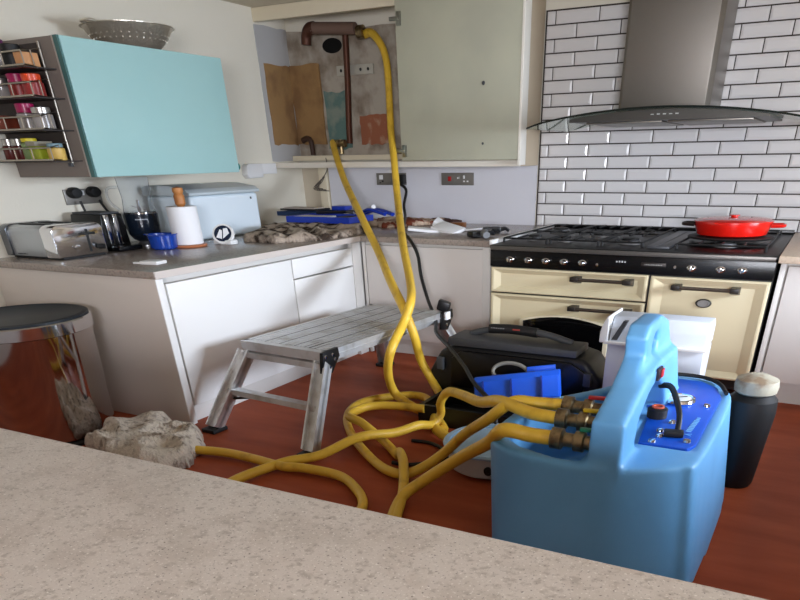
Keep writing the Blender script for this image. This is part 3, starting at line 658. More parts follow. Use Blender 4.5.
# ---------------------------------------------------------------- cloths
def cloth(name, outline, z, h, mt, label, cat, seed=0, res=.02, fold=7, sharp=1.0, hfun=None):
    """crumpled fabric pile: closed mesh over an outline, with folded ridges"""
    xs = [p[0] for p in outline]; ys = [p[1] for p in outline]; x0, x1, y0, y1 = min(xs), max(xs), min(ys), max(ys)
    def inside(x, y):
        c = False; n = len(outline)
        for i in range(n):
            a, b = outline[i], outline[(i+1) % n]
            if (a[1] > y) != (b[1] > y) and x < (b[0]-a[0])*(y-a[1])/(b[1]-a[1])+a[0]: c = not c
        return c
    def edge(x, y):
        d = 9
        for i in range(len(outline)):
            a = Vector(outline[i]); b = Vector(outline[(i+1) % len(outline)]); p = Vector((x, y)); ab = b-a
            t_ = max(0, min(1, (p-a).dot(ab)/ab.length_squared)); d = min(d, (p-a-ab*t_).length)
        return d
    nx = int((x1-x0)/res)+1; ny = int((y1-y0)/res)+1; idx = {}; vs = []; fs = []
    for i in range(nx+1):
        for j in range(ny+1):
            x = x0+i*res; y = y0+j*res
            wob = .03*noise.noise(Vector((x*9, y*9, seed+4)))
            if inside(x+wob, y+wob):
                d = edge(x+wob, y+wob); e = min(1, d/.07); e = math.sqrt(max(0, 1-(1-e)**2))
                q = noise.noise(Vector((x*fold*.5, y*fold*.5, seed)))
                rid = 1-abs(noise.noise(Vector((x*fold+q*2.4, y*fold*.7-q*2, seed+9))))*2.4
                rid2 = 1-abs(noise.noise(Vector((x*fold*2.3+q*3, y*fold*2-q, seed+19))))*2.4
                hh = h*e*(.45+.40*max(-.6, rid)*sharp+.06*max(-.6, rid2)+.25*q)
                if hfun: hh *= hfun(x, y)
                idx[(i, j)] = len(vs); vs.append((x, y, z+max(.006, hh)))
    n0 = len(vs); vs += [(v[0], v[1], z) for v in vs[:]]
    cnt = {}
    for (i, j) in idx:
        q = [(i, j), (i+1, j), (i+1, j+1), (i, j+1)]
        if all(k in idx for k in q):
            f = tuple(idx[k] for k in q); fs.append(f); fs.append(tuple(k+n0 for k in f[::-1]))
            for a in range(4):
                e_ = (f[a], f[(a+1) % 4]); cnt[e_] = 1
    for (a, b) in list(cnt):
        if (b, a) not in cnt: fs.append((b, a, a+n0, b+n0))
    mb = MB().add(vs, fs)
    return solo(name, mb, mt, label, cat, ang=180)
cloth('towel', [(-3.68, 2.36), (-3.40, 2.26), (-3.10, 2.18), (-2.93, 2.26), (-2.90, 2.42), (-2.97, 2.60), (-3.08, 2.74), (-3.28, 2.86), (-3.50, 2.88), (-3.66, 2.78), (-3.74, 2.58)], .002, .17, TOWEL, 'crumpled grey beige towel on the floor by the bin', 'towel', 3, .014, 4, .8)
cloth('dust_sheet', [(-4.06, 4.42), (-3.68, 4.36), (-3.47, 4.62), (-3.44, 5.0), (-3.45, 5.3), (-3.72, 5.62), (-4.2, 5.75), (-4.45, 5.50), (-4.35, 5.05), (-4.15, 4.75)], Z9, .085, SHEET, 'bunched brown grey dust sheet in the worktop corner', 'dust sheet', 8, .018, 5, .9)
cloth('patterned_cloth', [(-3.95, 5.95), (-3.55, 5.75), (-3.40, 6.0), (-3.22, 6.25), (-3.2, 6.38), (-3.55, 6.40), (-3.95, 6.36)], Z9, .055, mat('rust and white patterned cloth', (196, 172, 150), 1, spec=.1, bump=(40, .6, .02), var=(11, (120, 62, 44), .5, .56)), 'rust and white patterned cloth against the splashback', 'cloth', 15, .02, 9)
cloth('dark_cloth', [(-3.46, 6.22), (-3.12, 6.25), (-3.08, 6.40), (-3.44, 6.41)], Z9, .06, mat('dark brown cloth', (74, 46, 40), 1, bump=(40, .6, .02)), 'rolled dark brown cloth end against the splashback', 'cloth', 22, .02, 9)

# ---------------------------------------------------------------- open blue tool case on the dust sheet
zc = 1.01
t = thing('tool_case', (-4.1, 5.6, zc), 'open blue tool case lying on the dust sheet', 'tool case')
def tray(x0, x1, y0, y1, z, h, w=.02):
    return MB().box(x0, x1, y0, y1, z, z+.008).box(x0, x1, y0, y0+w, z+.008, z+h).box(x0, x1, y1-w, y1, z+.008, z+h).box(x0, x0+w, y0+w, y1-w, z+.008, z+h).box(x1-w, x1, y0+w, y1-w, z+.008, z+h)
NB = mat('bright navy tray', (30, 58, 168), .35)
part('lower_tray', tray(-4.28, -3.62, 5.28, 5.66, zc-.045, .045), NB, t)
part('lid_tray', tray(-4.72, -4.2, 5.7, 6.05, zc-.03, .035), mat('dark teal lid', (34, 56, 92), .4), t)
part('insert', MB().box(-4.24, -3.9, 5.32, 5.5, zc-.036, zc-.002, .005), WHITEPL, t)
part('insert', MB().box(-3.86, -3.68, 5.32, 5.6, zc-.036, zc-.008, .005), BLACKM, t)
part('latch', MB().box(-4.25, -4.1, 5.93, 6.05, zc+.006, zc+.04, .006), NB, t)
t = thing('open_catalogue', (-4.42, 5.75, zc), 'dark folder with pale pages on top of the blue tool case', 'folder')
part('cover', MB().obox((-4.46, 5.80, zc+.022), (.42, .22, .012), rz=-.05, bev=.002), mat('black cover', (26, 24, 24), .5), t)
part('pages', MB().obox((-4.46, 5.79, zc+.032), (.36, .16, .008), rz=-.05), mat('pale pages', (190, 180, 170), .8), t)
sp = MB().rod((-4.15, 5.55, zc+.012), (-3.82, 5.78, zc+.012), .012, 8).rod((-4.0, 5.75, zc+.012), (-3.78, 5.60, zc+.013), .010, 8)
solo('spanners', sp, mat('dark steel tool', (60, 60, 66), .35, .9), 'dark steel hand tools across the blue tool case', 'tools')
solo('blue_pliers', MB().tube([(-3.92, 5.92, zc-.02), (-3.80, 5.88, zc+.02), (-3.62, 5.86, zc-.01)], .026, 8, flat=.6).tube([(-3.92, 5.97, zc-.02), (-3.78, 5.98, zc+.015), (-3.58, 5.93, zc-.015)], .026, 8, flat=.6), NB, 'blue gripped pliers beside the tool case', 'pliers')
solo('white_tube', MB().rod((-3.93, 6.06, zc-.01), (-3.80, 5.96, zc+.035), .022, 12), PAPER, 'small white tube by the blue pliers', 'tube')
# papers, bits and gloves right of the hose
t = thing('white_bags', (-3.0, 5.6, Z9), 'crumpled white plastic bag on the worktop left of the cooker', 'bag')
for (c, s, a, q, r_) in (((-3.02, 5.56, .914), (.34, .10, .020), .5, .1, .1), ((-2.86, 5.62, .925), (.26, .16, .024), -.3, .15, .2), ((-2.98, 5.74, .935), (.14, .10, .04), .2, .5, .3)):
    part('fold', MB().obox(c, s, rz=a, ry=q, rx=r_, bev=.006), PAPER, t)
solo('white_strip', MB().obox((-2.70, 5.80, .912), (.34, .06, .010), rz=1.1, ry=.0, bev=.003), PAPER, 'flat white strip beside the crumpled white bag', 'strip')
solo('brown_box', MB().obox((-2.95, 6.0, .922), (.13, .06, .04), rz=.0, bev=.005), mat('brown copper fitting', (130, 82, 48), .4, .3), 'small brown fitting behind the white bag', 'fitting')
t = thing('black_gloves', (-2.42, 5.4, Z9), 'pair of black grey work gloves on the worktop edge by the cooker', 'gloves')
GL = mat('black glove rubber', (26, 27, 30), .35)
for k, (c, a) in enumerate((((-2.43, 5.28, .925), 1.0), ((-2.46, 5.62, .925), .5))):
    g = part('glove', MB().obox(c, (.15, .10, .045), rz=a, bev=.02), GL, t)
    f_ = MB()
    for i in range(4):
        dv = Vector((math.cos(a), math.sin(a), 0)); nv = Vector((-dv.y, dv.x, 0)); p = Vector(c)+dv*.07+nv*(.033-.022*i)
        f_.tube([p, p+dv*.04+Vector((0, 0, .008)), p+dv*(.075-.008*abs(i-1.5))-Vector((0, 0, .006))], .0115, 7, 4)
    p = Vector(c)+nv*-.05; f_.tube([p, p+dv*.03-nv*.025, p+dv*.06-nv*.03], .012, 7, 4)
    part('fingers', f_, GL, t)
solo('grey_cuff', MB().tube([(-2.30, 5.16, .93), (-2.36, 5.24, .93), (-2.40, 5.36, .932)], .028, 10, flat=.8), mat('grey cuff', (112, 114, 116), .6), 'grey plastic piece beside the black gloves', 'fitting')

# ---------------------------------------------------------------- pedal bin
bx, by, bz = -4.09, 2.505, .695
t = thing('pedal_bin', (bx, by, 0), 'polished steel bin with dark lid at the end of the cabinet', 'bin')
part('body', MB().lathe([(.325, .03), (.335, .04), (.372, bz-.075), (0, bz-.075)], (bx, by, 0), 64), mat('mirror steel', (196, 190, 188), .07, 1), t)
part('base_ring', MB().lathe([(0, 0), (.335, 0), (.34, .015), (.33, .029), (0, .029)], (bx, by, 0), 48), BLACKM, t)
part('collar', MB().lathe([(.374, bz-.074), (.384, bz-.07), (.386, bz-.012), (.38, bz-.006), (0, bz-.006)], (bx, by, 0), 64), CHROME, t)
part('lid', MB().lathe([(.374, bz-.0055), (.372, bz+.004), (.345, bz+.008), (.335, bz+.002), (0, bz+.004)], (bx, by, 0), 64), mat('dark blue black lid', (26, 32, 38), .5, spec=.25), t)

# ---------------------------------------------------------------- aluminium step platform
H = .50
t = thing('step_platform', (-2.85, 4.1, 0), 'aluminium hop-up work platform standing by the white cabinet', 'step stool')
ax = Vector((.10, 1.32, 0)).normalized(); lx = Vector((ax.y, -ax.x, 0)); o0 = Vector((-2.77, 3.22, 0)); Ln = 1.32; W = .66
def PP(u, v, z): p = o0+ax*u+lx*v; return (p.x, p.y, z)
def slab(mb, u0, u1, v0, v1, z0, z1):
    q = [PP(u0, v0, z0), PP(u0, v1, z0), PP(u1, v1, z0), PP(u1, v0, z0), PP(u0, v0, z1), PP(u0, v1, z1), PP(u1, v1, z1), PP(u1, v0, z1)]
    return mb.add(q, [(0, 1, 2, 3), (7, 6, 5, 4), (0, 4, 5, 1), (1, 5, 6, 2), (2, 6, 7, 3), (3, 7, 4, 0)])
n = 5; pw = (W-.06)/n
for i in range(n):
    mb = MB(); v0 = -W/2+.03+i*pw
    slab(mb, .03, Ln-.03, v0+.004, v0+pw-.004, H-.022, H-.002)
    for k in range(3): slab(mb, .03, Ln-.03, v0+.012+k*pw/3.2, v0+.010+(k+.8)*pw/3.2, H-.002, H+.003)
    pk = part('plank', mb, ALU, t)
    part('groove', slab(MB(), .03, Ln-.03, v0-.006, v0+.006, H-.02, H+.001), GROOVE, pk)
for s in (-1, 1):
    part('side_rail', slab(slab(MB(), 0, Ln, s*W/2-(.03 if s > 0 else 0), s*W/2+(.03 if s < 0 else 0), H-.06, H+.002), 0, Ln, s*W/2-(.0 if s > 0 else .006), s*W/2+(.006 if s > 0 else 0), H-.035, H-.028), ALU, t)
part('end_rail', slab(MB(), -.025, .028, -W/2, W/2, H-.05, H+.002), ALU, t)
part('end_rail', slab(MB(), Ln-.028, Ln+.025, -W/2, W/2, H-.05, H+.002), ALU, t)
BRK = mat('black hinge plate', (30, 30, 32), .35, .5)
def leg(u0, u1, s):
    a = Vector(PP(u0, s*(W/2-.02), H-.062)); b = Vector(PP(u1, s*(W/2+.085), .025)); d = (b-a)
    mb = MB(); side = lx; fwd = d.normalized().cross(side).normalized()
    def blk(w0, w1, f0, f1):
        vs = []
        for p in (a, b):
            for (x, y) in ((w0, f0), (w1, f0), (w1, f1), (w0, f1)): vs.append(p+side*x+fwd*y)
        mb.add(vs, [(0, 1, 2, 3), (7, 6, 5, 4), (0, 4, 5, 1), (1, 5, 6, 2), (2, 6, 7, 3), (3, 7, 4, 0)])
    blk(-.045, .045, -.012, .012); blk(-.045, -.033, -.035, .035); blk(.033, .045, -.035, .035)
    L = part('leg', mb, ALU, t)
    part('rubber_foot', MB().obox((b.x, b.y, .0125), (.11, .12, .024), rz=-.06, bev=.006), BLACKM, L)
    return a, b
fl = leg(-.01, -.30, -1); frr = leg(-.01, -.33, 1)
def lerp(ab, k): return ab[0]+(ab[1]-ab[0])*k
for k, nm in ((.02, 'top_crossbar'), (.50, 'step_rung')):
    a = lerp(fl, k); b = lerp(frr, k)
    part(nm, MB().add([a+Vector((0, dy, dz)) for dy, dz in ((-.03, -.02), (.03, -.02), (.03, .012), (-.03, .012))]+[b+Vector((0, dy, dz)) for dy, dz in ((-.03, -.02), (.03, -.02), (.03, .012), (-.03, .012))], [(0, 1, 2, 3), (7, 6, 5, 4), (0, 4, 5, 1), (1, 5, 6, 2), (2, 6, 7, 3), (3, 7, 4, 0)]), ALU, t)
a = lerp(frr, .55); part('brace', MB().rod(tuple(a), tuple(Vector(PP(-.10, .12, .20))), .012, 8), mat('olive brace', (120, 100, 44), .6), t)
a = lerp(fl, .62); part('brace', MB().rod(tuple(a), tuple(Vector(PP(-.08, -.12, .20))), .008, 8), BLACKM, t)
for (u, v) in ((.0, W/2+.004), (Ln, W/2+.004)):
    p = Vector(PP(u, v, H-.03)); p.y += 0
    hp = part('hinge_plate', MB().prism([(p.y-.07, p.z-.075), (p.y+.02, p.z-.09), (p.y+.11, p.z-.01), (p.y+.10, p.z+.04), (p.y-.05, p.z+.035)], 'x', p.x-.008, p.x+.018, .004), BRK, t)
    for (dy, dz) in ((-.03, .01), (.04, .01), (.0, -.05), (.06, -.02)):
        part('rivet', MB().lathe([(.012, 0), (.010, .006), (0, .008)], (p.x+.0185, p.y+dy, p.z+dz), 10, 'x'), CHROME, hp)
part('safety_sticker', slab(MB(), .03, .17, W/2-.20, W/2-.08, H+.0012, H+.0025), mat('dark sticker', (46, 44, 44), .5), t)
for s in (-1, 1): leg(Ln+.01, Ln+.30 if s > 0 else Ln+.20, s*.92)
part('end_bracket', MB().obox(PP(Ln+.035, W/2-.02, H+.035), (.09, .07, .07), rz=.3, ry=.3, bev=.012), BRK, t)
part('white_label', MB().obox(PP(Ln+.0, W/2+.03, H-.02), (.02, .06, .05), bev=.003), PAPER, t)

# ---------------------------------------------------------------- black tool box and blue bin
t = thing('tool_box', (-1.65, 4.4, 0), 'large black lidded toolbox in front of the oven', 'toolbox')
BB = mat('black toolbox plastic', (24, 24, 26), .42)
part('body', MB().prism([(-2.24, .0), (-1.08, .0), (-1.04, .24), (-1.14, .36), (-1.24, .385), (-2.06, .385), (-2.17, .34), (-2.26, .2)], 'y', 4.12, 4.46, .035, 3), BB, t)
part('lid', MB().prism([(-2.10, .387), (-1.20, .387), (-1.20, .43), (-2.09, .438)], 'y', 4.08, 4.34, .010), mat('charcoal lid', (62, 63, 66), .5), t)
part('front_recess', MB().prism([(-2.08, .12), (-1.14, .12), (-1.14, .30), (-1.24, .35), (-2.0, .355), (-2.08, .30)], 'y', 4.095, 4.119, .008), mat('black recess', (12, 12, 13), .3), t)
h = part('handle', MB().tube([(-2.0, 4.25, .435), (-1.90, 4.25, .462), (-1.80, 4.25, .478), (-1.60, 4.25, .480), (-1.45, 4.25, .470), (-1.28, 4.25, .434)], .020, 10), GREYPL, t)
part('grip', MB().tube([(-1.86, 4.25, .477), (-1.70, 4.25, .484), (-1.52, 4.25, .477)], .030, 12), BLACKM, h)
part('grip_print', MB().obox((-1.66, 4.221, .490), (.05, .003, .008)), mat('red print', (170, 60, 50), .5), h)
part('grip_print', lettering(-1.84, 4.221, .487, .10, .006, 6, 'y'), mat('grey print b', (130, 130, 130), .5), h)
for x in (-1.12, -2.16): part('latch', MB().box(x-.025, x+.025, 4.085, 4.118, .22, .30, .006), GREYPL, t)
t = thing('tool_tote', (-1.7, 3.8, 0), 'low open black tray in front of the black toolbox', 'tray')
part('tray', tray(-2.08, -1.06, 3.62, 4.08, .002, .12, .03), mat('black tote plastic', (16, 16, 17), .45), t)
part('cable_coil', MB().tube([(-1.62+.12*math.cos(a*.5), 4.04+.03*math.sin(a*.5), .27+.05*math.sin(a*.5)) for a in range(13)], .012, 8), mat('pale hose ring', (150, 148, 140), .5), t)
# blue parts bin tipped on the tray
t = thing('parts_bin', (-1.55, 3.85, .13), 'bright blue plastic parts bin tipped over in the black tray', 'storage bin')
RB = Matrix.Rotation(.32, 3, 'Z') @ Matrix.Rotation(-.12, 3, 'Y') @ Matrix.Rotation(math.radians(-14), 3, 'X'); c0 = Vector((-1.47, 3.84, .165))
def tr(mb): mb.v = [tuple(RB @ Vector(v)+c0) for v in mb.v]; return mb
part('shell', tr(MB().prism([(-.17, 0), (.17, 0), (.155, .13), (.10, .16), (-.11, .16), (-.155, .13)], 'x', -.26, .26, .010)), BLUEBIN, t)
part('front_wall', tr(MB().obox((0, -.165, .07), (.50, .014, .12), rx=-.12, bev=.003)), BLUEBIN, t)
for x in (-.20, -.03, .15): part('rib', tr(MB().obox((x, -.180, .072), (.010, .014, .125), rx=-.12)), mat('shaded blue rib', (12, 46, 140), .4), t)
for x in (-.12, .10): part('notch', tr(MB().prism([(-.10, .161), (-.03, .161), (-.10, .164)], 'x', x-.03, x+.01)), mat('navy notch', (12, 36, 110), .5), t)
part('rear_lip', tr(MB().box(.05, .23, .09, .17, .13, .19, .006)), BLUEBIN, t)

# ---------------------------------------------------------------- white plastic box behind the machine
t = thing('white_storage_box', (-.72, 4.3, 0), 'pale white box with rounded lid between blue machine and cooker', 'box')
WB = mat('cool white plastic', (206, 212, 222), .35)
part('body', MB().box(-1.01, -.45, 4.05, 4.32, 0, .505, .012), WB, t)
part('lid', MB().prism([(4.04, .508), (4.33, .508), (4.33, .61), (4.28, .642), (4.12, .642), (4.07, .58)], 'x', -1.0, -.45, .010), WB, t)
part('lid_rim', MB().box(-1.025, -.44, 4.025, 4.0485, .500, .516, .004), WHITEPL, t)
part('end_cap', MB().prism([(-1.055, .506), (-1.005, .506), (-1.005, .65), (-1.02, .65), (-1.045, .60), (-1.055, .56)], 'y', 4.03, 4.33, .012, 3), WHITEPL, t)
part('window_slot', MB().prism([(-.985, .525), (-.95, .525), (-.90, .630), (-.925, .630)], 'y', 4.035, 4.075), GREYPL, t)

# ---------------------------------------------------------------- power flushing machine
t = thing('flushing_machine', (-.6, 2.8, 0), 'light blue flushing machine with arched handle and blue panel', 'pump machine')
mb = MB()
outl = [(-1.035, 2.42), (-.98, 2.29), (-.86, 2.215), (-.72, 2.185), (-.53, 2.19), (-.38, 2.25), (-.26, 2.34), (-.205, 2.46), (-.20, 3.20), (-.26, 3.41), (-.37, 3.52), (-.60, 3.54), (-.80, 3.16), (-1.0, 2.86), (-1.04, 2.70)]
def loop_spline(P, k=5):
    out = []; n = len(P)
    for i in range(n):
        a, b, c, d = (Vector(P[(i+q-1) % n]) for q in range(4))
        for j in range(k):
            u = j/k; out.append(tuple(.5*((2*b)+(c-a)*u+(2*a-5*b+4*c-d)*u*u+(3*b-a-3*c+d)*u**3)))
    return out
outl = loop_spline(outl)
cxm, cym = -.6, 2.75
def shrink(p, k): return [(cxm+(x-cxm)*k, cym+(y-cym)*k) for x, y in p]
def frust(mb, p0, z0, p1, z1):
    n = len(p0); mb.add([(x, y, z0) for x, y in p0]+[(x, y, z1) for x, y in p1], [tuple(range(n))[::-1], tuple(range(n, 2*n))]+[(i, (i+1) % n, n+(i+1) % n, n+i) for i in range(n)])
body = MB(); frust(body, [(cxm+(x-cxm)*(1.19 if x > cxm else .90), y-.05*(1 if y < cym else -0)) for x, y in outl], .0, outl, .50)
me = body.mesh('tank'); tank = bpy.data.objects.new('tank', me); C.objects.link(tank)
cut = MB(); inner = [(-.975, 2.45), (-.94, 2.35), (-.86, 2.285), (-.72, 2.24), (-.615, 2.23), (-.615, 3.30), (-.66, 3.26), (-.80, 3.06), (-.95, 2.83), (-.98, 2.70)]
frust(cut, [(x*1.0+.01, y+.01) for x, y in inner], .20, inner, .62)
cme = cut.mesh('cut'); co = bpy.data.objects.new('cut', cme); C.objects.link(co)
cut2 = MB().box(-.50, -.245, 2.50, 3.42, .488, .62); cme2 = cut2.mesh('cut2'); co2 = bpy.data.objects.new('cut2', cme2); C.objects.link(co2)
fin = MB()
fin.prism([(2.205, .40), (2.21, .66), (2.40, .715), (2.50, .745), (2.75, .76), (3.08, .74), (3.20, .62), (3.34, .49), (3.24, .42), (3.02, .49), (2.92, .60), (2.72, .69), (2.57, .665), (2.44, .60), (2.41, .42)], 'x', -.575, -.452)
fin2 = MB().prism([(2.40, .60), (2.42, .72), (2.585, .80), (2.555, .865), (2.61, .905), (2.82, .905), (2.98, .86), (3.10, .75), (3.20, .62), (2.80, .66)], 'x', -.575, -.49)
f2me = fin2.mesh('fin2'); f2 = bpy.data.objects.new('fin2', f2me); C.objects.link(f2)
fme = fin.mesh('fin'); fo = bpy.data.objects.new('fin', fme); C.objects.link(fo)
hole = MB().lathe([(0, -.2), (.055, -.2), (.055, .2), (0, .2)], (-.54, 2.74, .815), 20, 'x', sy=.7)
hme = hole.mesh('hole'); ho = bpy.data.objects.new('hole', hme); C.objects.link(ho)
def boolean(target, other, op):
    md = target.modifiers.new('b', 'BOOLEAN'); md.object = other; md.operation = op; md.solver = 'EXACT'
boolean(tank, co, 'DIFFERENCE'); boolean(tank, co2, 'DIFFERENCE'); boolean(fo, f2, 'UNION'); boolean(fo, ho, 'DIFFERENCE'); boolean(tank, fo, 'UNION')
md = tank.modifiers.new('r', 'REMESH'); md.mode = 'VOXEL'; md.voxel_size = .011; md.use_smooth_shade = True
md = tank.modifiers.new('s', 'SMOOTH'); md.factor = .6; md.iterations = 9
bpy.context.view_layer.update()
dg = bpy.context.evaluated_depsgraph_get(); new = bpy.data.meshes.new_from_object(tank.evaluated_get(dg))
for o in (tank, co, co2, fo, ho, f2): bpy.data.objects.remove(o)
new.transform(Matrix.Translation(-t.location)); new.materials.clear(); new.materials.append(BLUETANK)
new.polygons.foreach_set('use_smooth', [True]*len(new.polygons))
tank = bpy.data.objects.new('tank', new); C.objects.link(tank); tank.parent = t
pn = part('control_panel', MB().prism([(-.455, 2.50), (-.27, 2.51), (-.248, 2.56), (-.245, 3.22), (-.285, 3.37), (-.37, 3.45), (-.56, 3.46), (-.56, 3.05), (-.50, 2.9)], 'z', .489, .503, .003), BLUEPANEL, t, label='deep blue top panel')
g = part('pressure_gauge', MB().lathe([(0, 0), (.070, 0), (.074, .008), (.070, .018), (.060, .02), (.058, .016), (0, .016)], (-.41, 3.08, .5035), 28), CHROME, pn)
part('gauge_face', MB().lathe([(0, .0165), (.056, .0165), (.054, .0175), (0, .0175)], (-.41, 3.08, .5035), 28), mat('gauge dial', (214, 212, 206), .4), g)
part('needle', MB().obox((-.40, 3.09, .523), (.05, .004, .002), rz=.6), BLACKM, g)
part('filler_cap', MB().lathe([(0, 0), (.042, 0), (.042, .035), (.034, .04), (0, .04)], (-.455, 2.83, .5035), 24), BLACKM, pn)
part('cap_ring', MB().lathe([(.018, .0405), (.026, .0405), (.026, .046), (.018, .046), (.018, .0405)], (-.455, 2.83, .5035), 20), mat('orange ring', (200, 90, 60), .5), pn)
for (x, y) in ((-.38, 2.78), (-.405, 2.66), (-.395, 2.60), (-.41, 2.53), (-.285, 3.06), (-.285, 2.58)):
    part('screw', MB().lathe([(0, 0), (.016, 0), (.014, .008), (0, .01)], (x, y, .5035), 14), CHROME, pn)
b = part('plug_socket', MB().obox((-.345, 2.62, .516), (.075, .04, .024), rz=.2, bev=.006), BLACKM, pn)
tm = MB()
for i in range(10):
    tm.obox((-.300+.0012*i, 2.70+i*.020, .5045), (.022 if i < 8 else .014, .012, .001), rz=.1*(i % 2))
tm.obox((-.325, 2.66, .5045), (.02, .004, .001)).obox((-.295, 2.665, .5045), (.03, .004, .001), rz=.5).obox((-.295, 2.655, .5045), (.03, .004, .001), rz=-.5)
part('panel_lettering', tm, mat('pale blue print', (120, 190, 245), .5), pn)
part('panel_edge_tube', MB().tube([(-.60, 3.44, .50), (-.52, 3.49, .512), (-.37, 3.49, .512), (-.28, 3.41, .510), (-.23, 3.27, .508)], .009, 8), BLACKM, t)
part('power_switch', MB().box(-.4515, -.440, 2.64, 2.70, .70, .745, .003), mat('switch black', (40, 26, 34), .4), t)
part('rocker', MB().box(-.4395, -.433, 2.67, 2.70, .708, .738, .002), mat('red switch', (200, 50, 60), .4), t)
part('short_cord', MB().tube([(-.47, 2.88, .62), (-.42, 2.84, .63), (-.375, 2.76, .60), (-.345, 2.69, .565), (-.335, 2.645, .52)], .012, 10), BLACKM, t)
# three hose connectors lying across the tub
for k, (y, x0, vc) in enumerate(((2.69, -.83, 'red'), (2.52, -.80, 'yellow'), (2.30, -.745, 'green'))):
    z = .545
    v = part('valve', MB().lathe([(.030, 0), (.040, .004), (.040, .045), (.030, .05), (.026, .055), (.026, .09), (.038, .095), (.038, .13), (.026, .135), (.026, -.575-x0+.005), (0, -.575-x0+.005)], (x0, y, z), 18, 'x'), BRASS, t)
    part('valve_lever', MB().obox((x0+.15, y+.01, z+.045), (.085, .022, .012), rz=.1, bev=.003), mat(vc+' lever', {'red': (180, 30, 30), 'yellow': (220, 180, 30), 'green': (20, 110, 80)}[vc], .4), v)
# ---------------------------------------------------------------- hoses
def hose(name, pts, r, lab, cat='hose', mt=YEL, n=12):
    return solo(name, MB().tube(pts, r, n, 8), mt, lab, cat, 'yellow flushing hoses', ang=80)
h1 = [(-4.0, 6.33, 2.285), (-3.91, 6.29, 2.285), (-3.80, 6.23, 2.22), (-3.728, 6.2, 2.12), (-3.681, 6.15, 1.97), (-3.604, 6.02, 1.611), (-3.47, 5.82, 1.40), (-3.30, 5.56, 1.126), (-2.854, 4.85, .888), (-2.518, 4.35, .721), (-2.315, 4.0, .66), (-2.317, 3.9, .546), (-2.305, 3.7, .417), (-2.371, 3.75, .26), (-2.382, 3.838, .1), (-2.199, 3.761, .05), (-2.006, 3.696, .035), (-1.832, 3.50, .035)]
h2 = [(-4.421, 6.3, 1.536), (-4.26, 6.1, 1.442), (-3.981, 5.8, 1.243), (-3.435, 5.20, 1.017), (-3.085, 4.85, .836), (-2.65, 4.3, .721), (-2.39, 4.02, .61), (-2.304, 4.0, .448), (-2.315, 4.1, .264), (-2.233, 4.115, .12), (-2.10, 3.97, .06), (-1.90, 3.50, .05), (-1.70, 3.35, .035)]
h3 = [(-.801, 2.52, .545), (-.92, 2.536, .545), (-1.114, 2.673, .53), (-1.338, 2.951, .42), (-1.603, 3.29, .33), (-1.777, 3.46, .28), (-1.85, 3.50, .2), (-1.863, 3.52, .12), (-1.887, 3.46, .07), (-1.918, 3.33, .1), (-1.998, 3.184, .09), (-2.117, 2.987, .11), (-2.266, 2.803, .045), (-2.4, 2.655, .035), (-2.479, 2.376, .035), (-2.468, 2.214, .035)]
h4 = [(-.829, 2.69, .545), (-.939, 2.67, .545), (-1.035, 2.62, .55), (-1.162, 2.652, .45), (-1.355, 2.812, .3), (-1.503, 2.878, .16), (-1.604, 2.839, .08), (-1.697, 2.782, .04), (-1.837, 2.806, .035), (-2.045, 2.949, .035), (-2.298, 3.174, .035), (-2.506, 3.426, .035), (-2.588, 3.644, .04), (-2.556, 3.847, .035), (-2.376, 4.029, .035), (-2.22, 4.0, .035), (-2.15, 3.85, .035)]
h5 = [(-.746, 2.295, .545), (-.823, 2.28, .55), (-.93, 2.27, .555), (-1.051, 2.403, .44), (-1.235, 2.564, .3), (-1.394, 2.614, .18), (-1.499, 2.596, .1), (-1.549, 2.527, .06), (-1.537, 2.417, .035), (-1.454, 2.207, .035)]
h6 = [(-2.033, 3.62, .1), (-2.219, 3.60, .1), (-2.348, 3.55, .1), (-2.407, 3.462, .1), (-2.399, 3.302, .1), (-2.252, 3.226, .1), (-2.041, 3.148, .035), (-1.868, 2.996, .04), (-1.80, 2.909, .1), (-1.69, 2.762, .11), (-1.58, 2.559, .05), (-1.476, 2.306, .035)]
h7 = [(-3.0, 2.585, .035), (-2.80, 2.625, .035), (-2.6, 2.62, .035), (-2.373, 2.60, .035), (-2.246, 2.63, .035), (-2.006, 2.623, .035), (-1.824, 2.512, .035), (-1.707, 2.387, .035), (-1.647, 2.226, .035)]
hose('yellow_hose', h1, .030, 'yellow hose rising nearly straight past the grey socket into the cupboard')
hose('yellow_hose', h2, .030, 'yellow hose slanting down from the cupboard corner across the blue tool case')
hose('yellow_hose', h3, .026, 'yellow hose from the middle connector looping over to the lower left')
hose('yellow_hose', h4, .026, 'yellow hose from the rear connector sweeping round the widest floor loop')
hose('yellow_hose', h5, .028, 'yellow hose from the nearest connector dropping to the floor')
hose('yellow_hose', h6, .026, 'yellow hose curling inside the floor loop')
hose('yellow_hose', h7, .025, 'yellow hose on the floor in front of the platform feet')
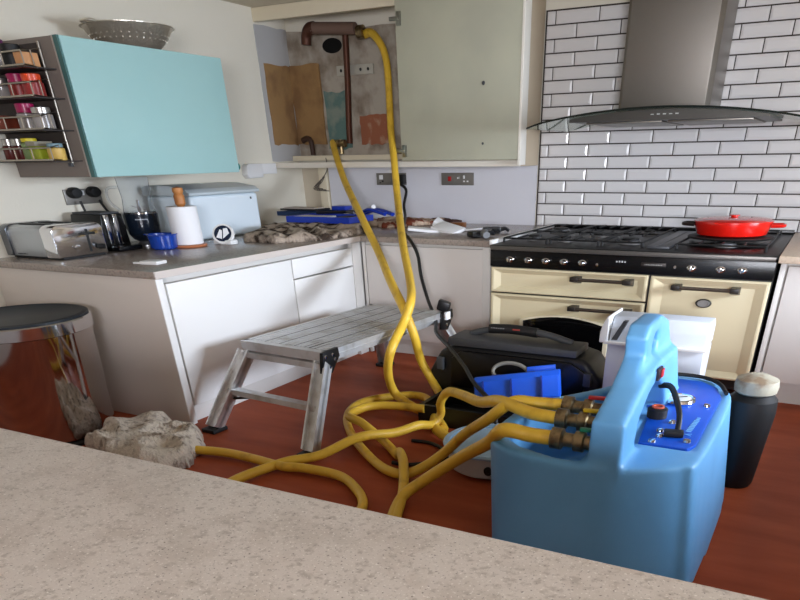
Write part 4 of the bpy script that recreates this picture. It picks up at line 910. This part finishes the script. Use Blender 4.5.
cable = [(-3.74, 6.33, 1.22), (-3.632, 6.28, 1.167), (-3.615, 6.2, 1.052), (-3.52, 6.05, .97), (-3.25, 5.55, .925), (-3.029, 5.19, .92), (-2.86, 5.0, .875), (-2.784, 4.95, .795), (-2.70, 4.84, .671), (-2.56, 4.68, .54), (-2.36, 4.42, .46), (-2.24, 4.2, .43), (-2.035, 4.0, .39), (-1.836, 3.8, .343), (-1.68, 3.62, .30), (-1.49, 3.48, .229), (-1.44, 3.40, .12)]
solo('power_cable', MB().tube(cable, .013, 8, 8), CABLE, 'black power cable draped from the grey socket to the floor', 'cable', ang=80)
solo('floor_cord', MB().tube([(-1.95, 3.30, .012), (-1.80, 3.30, .012), (-1.60, 3.12, .03), (-1.75, 2.98, .012), (-1.88, 2.95, .012)], .011, 8, 8), CABLE, 'short dark cord lying on the floor left of the white tub', 'cord', ang=80)

# white tub and rim behind the machine
t = thing('white_tub', (-1.35, 3.16, 0), 'low white tub with pale blue rim left of the blue machine', 'tub')
part('bowl', MB().lathe([(0, .0), (.20, .0), (.235, .02), (.255, .13), (.24, .13), (.22, .03), (0, .02)], (-1.36, 3.17, .002), 40), mat('soft white plastic', (190, 190, 186), .45), t)
part('rim', MB().lathe([(.24, .131), (.268, .131), (.272, .142), (.262, .15), (.24, .148), (.24, .131)], (-1.36, 3.17, .002), 40), mat('pale blue rim', (160, 190, 212), .4), t)
part('grip_hole', MB().lathe([(.012, 0), (.024, 0), (.024, -.006), (.012, -.006), (.012, 0)], (-1.28, 2.935, .07), 18, 'y'), BLACKM, t)

# black canister with marbled cap
bx, by = -.12, 3.50
t = thing('canister', (bx, by, 0), 'tall black canister with mottled cream cap beside the blue machine', 'canister')
part('body', MB().lathe([(0, 0), (.085, 0), (.095, .02), (.118, .38), (.112, .44), (.085, .465), (0, .465)], (bx, by, .0), 36), BLACKM, t)
part('cap', MB().lathe([(.085, .466), (.098, .475), (.102, .50), (.096, .53), (.05, .548), (0, .55)], (bx, by, .0), 32), mat('mottled cream cap', (172, 166, 148), .5, bump=(20, .3), var=(9, (136, 116, 94), .5, .62)), t)
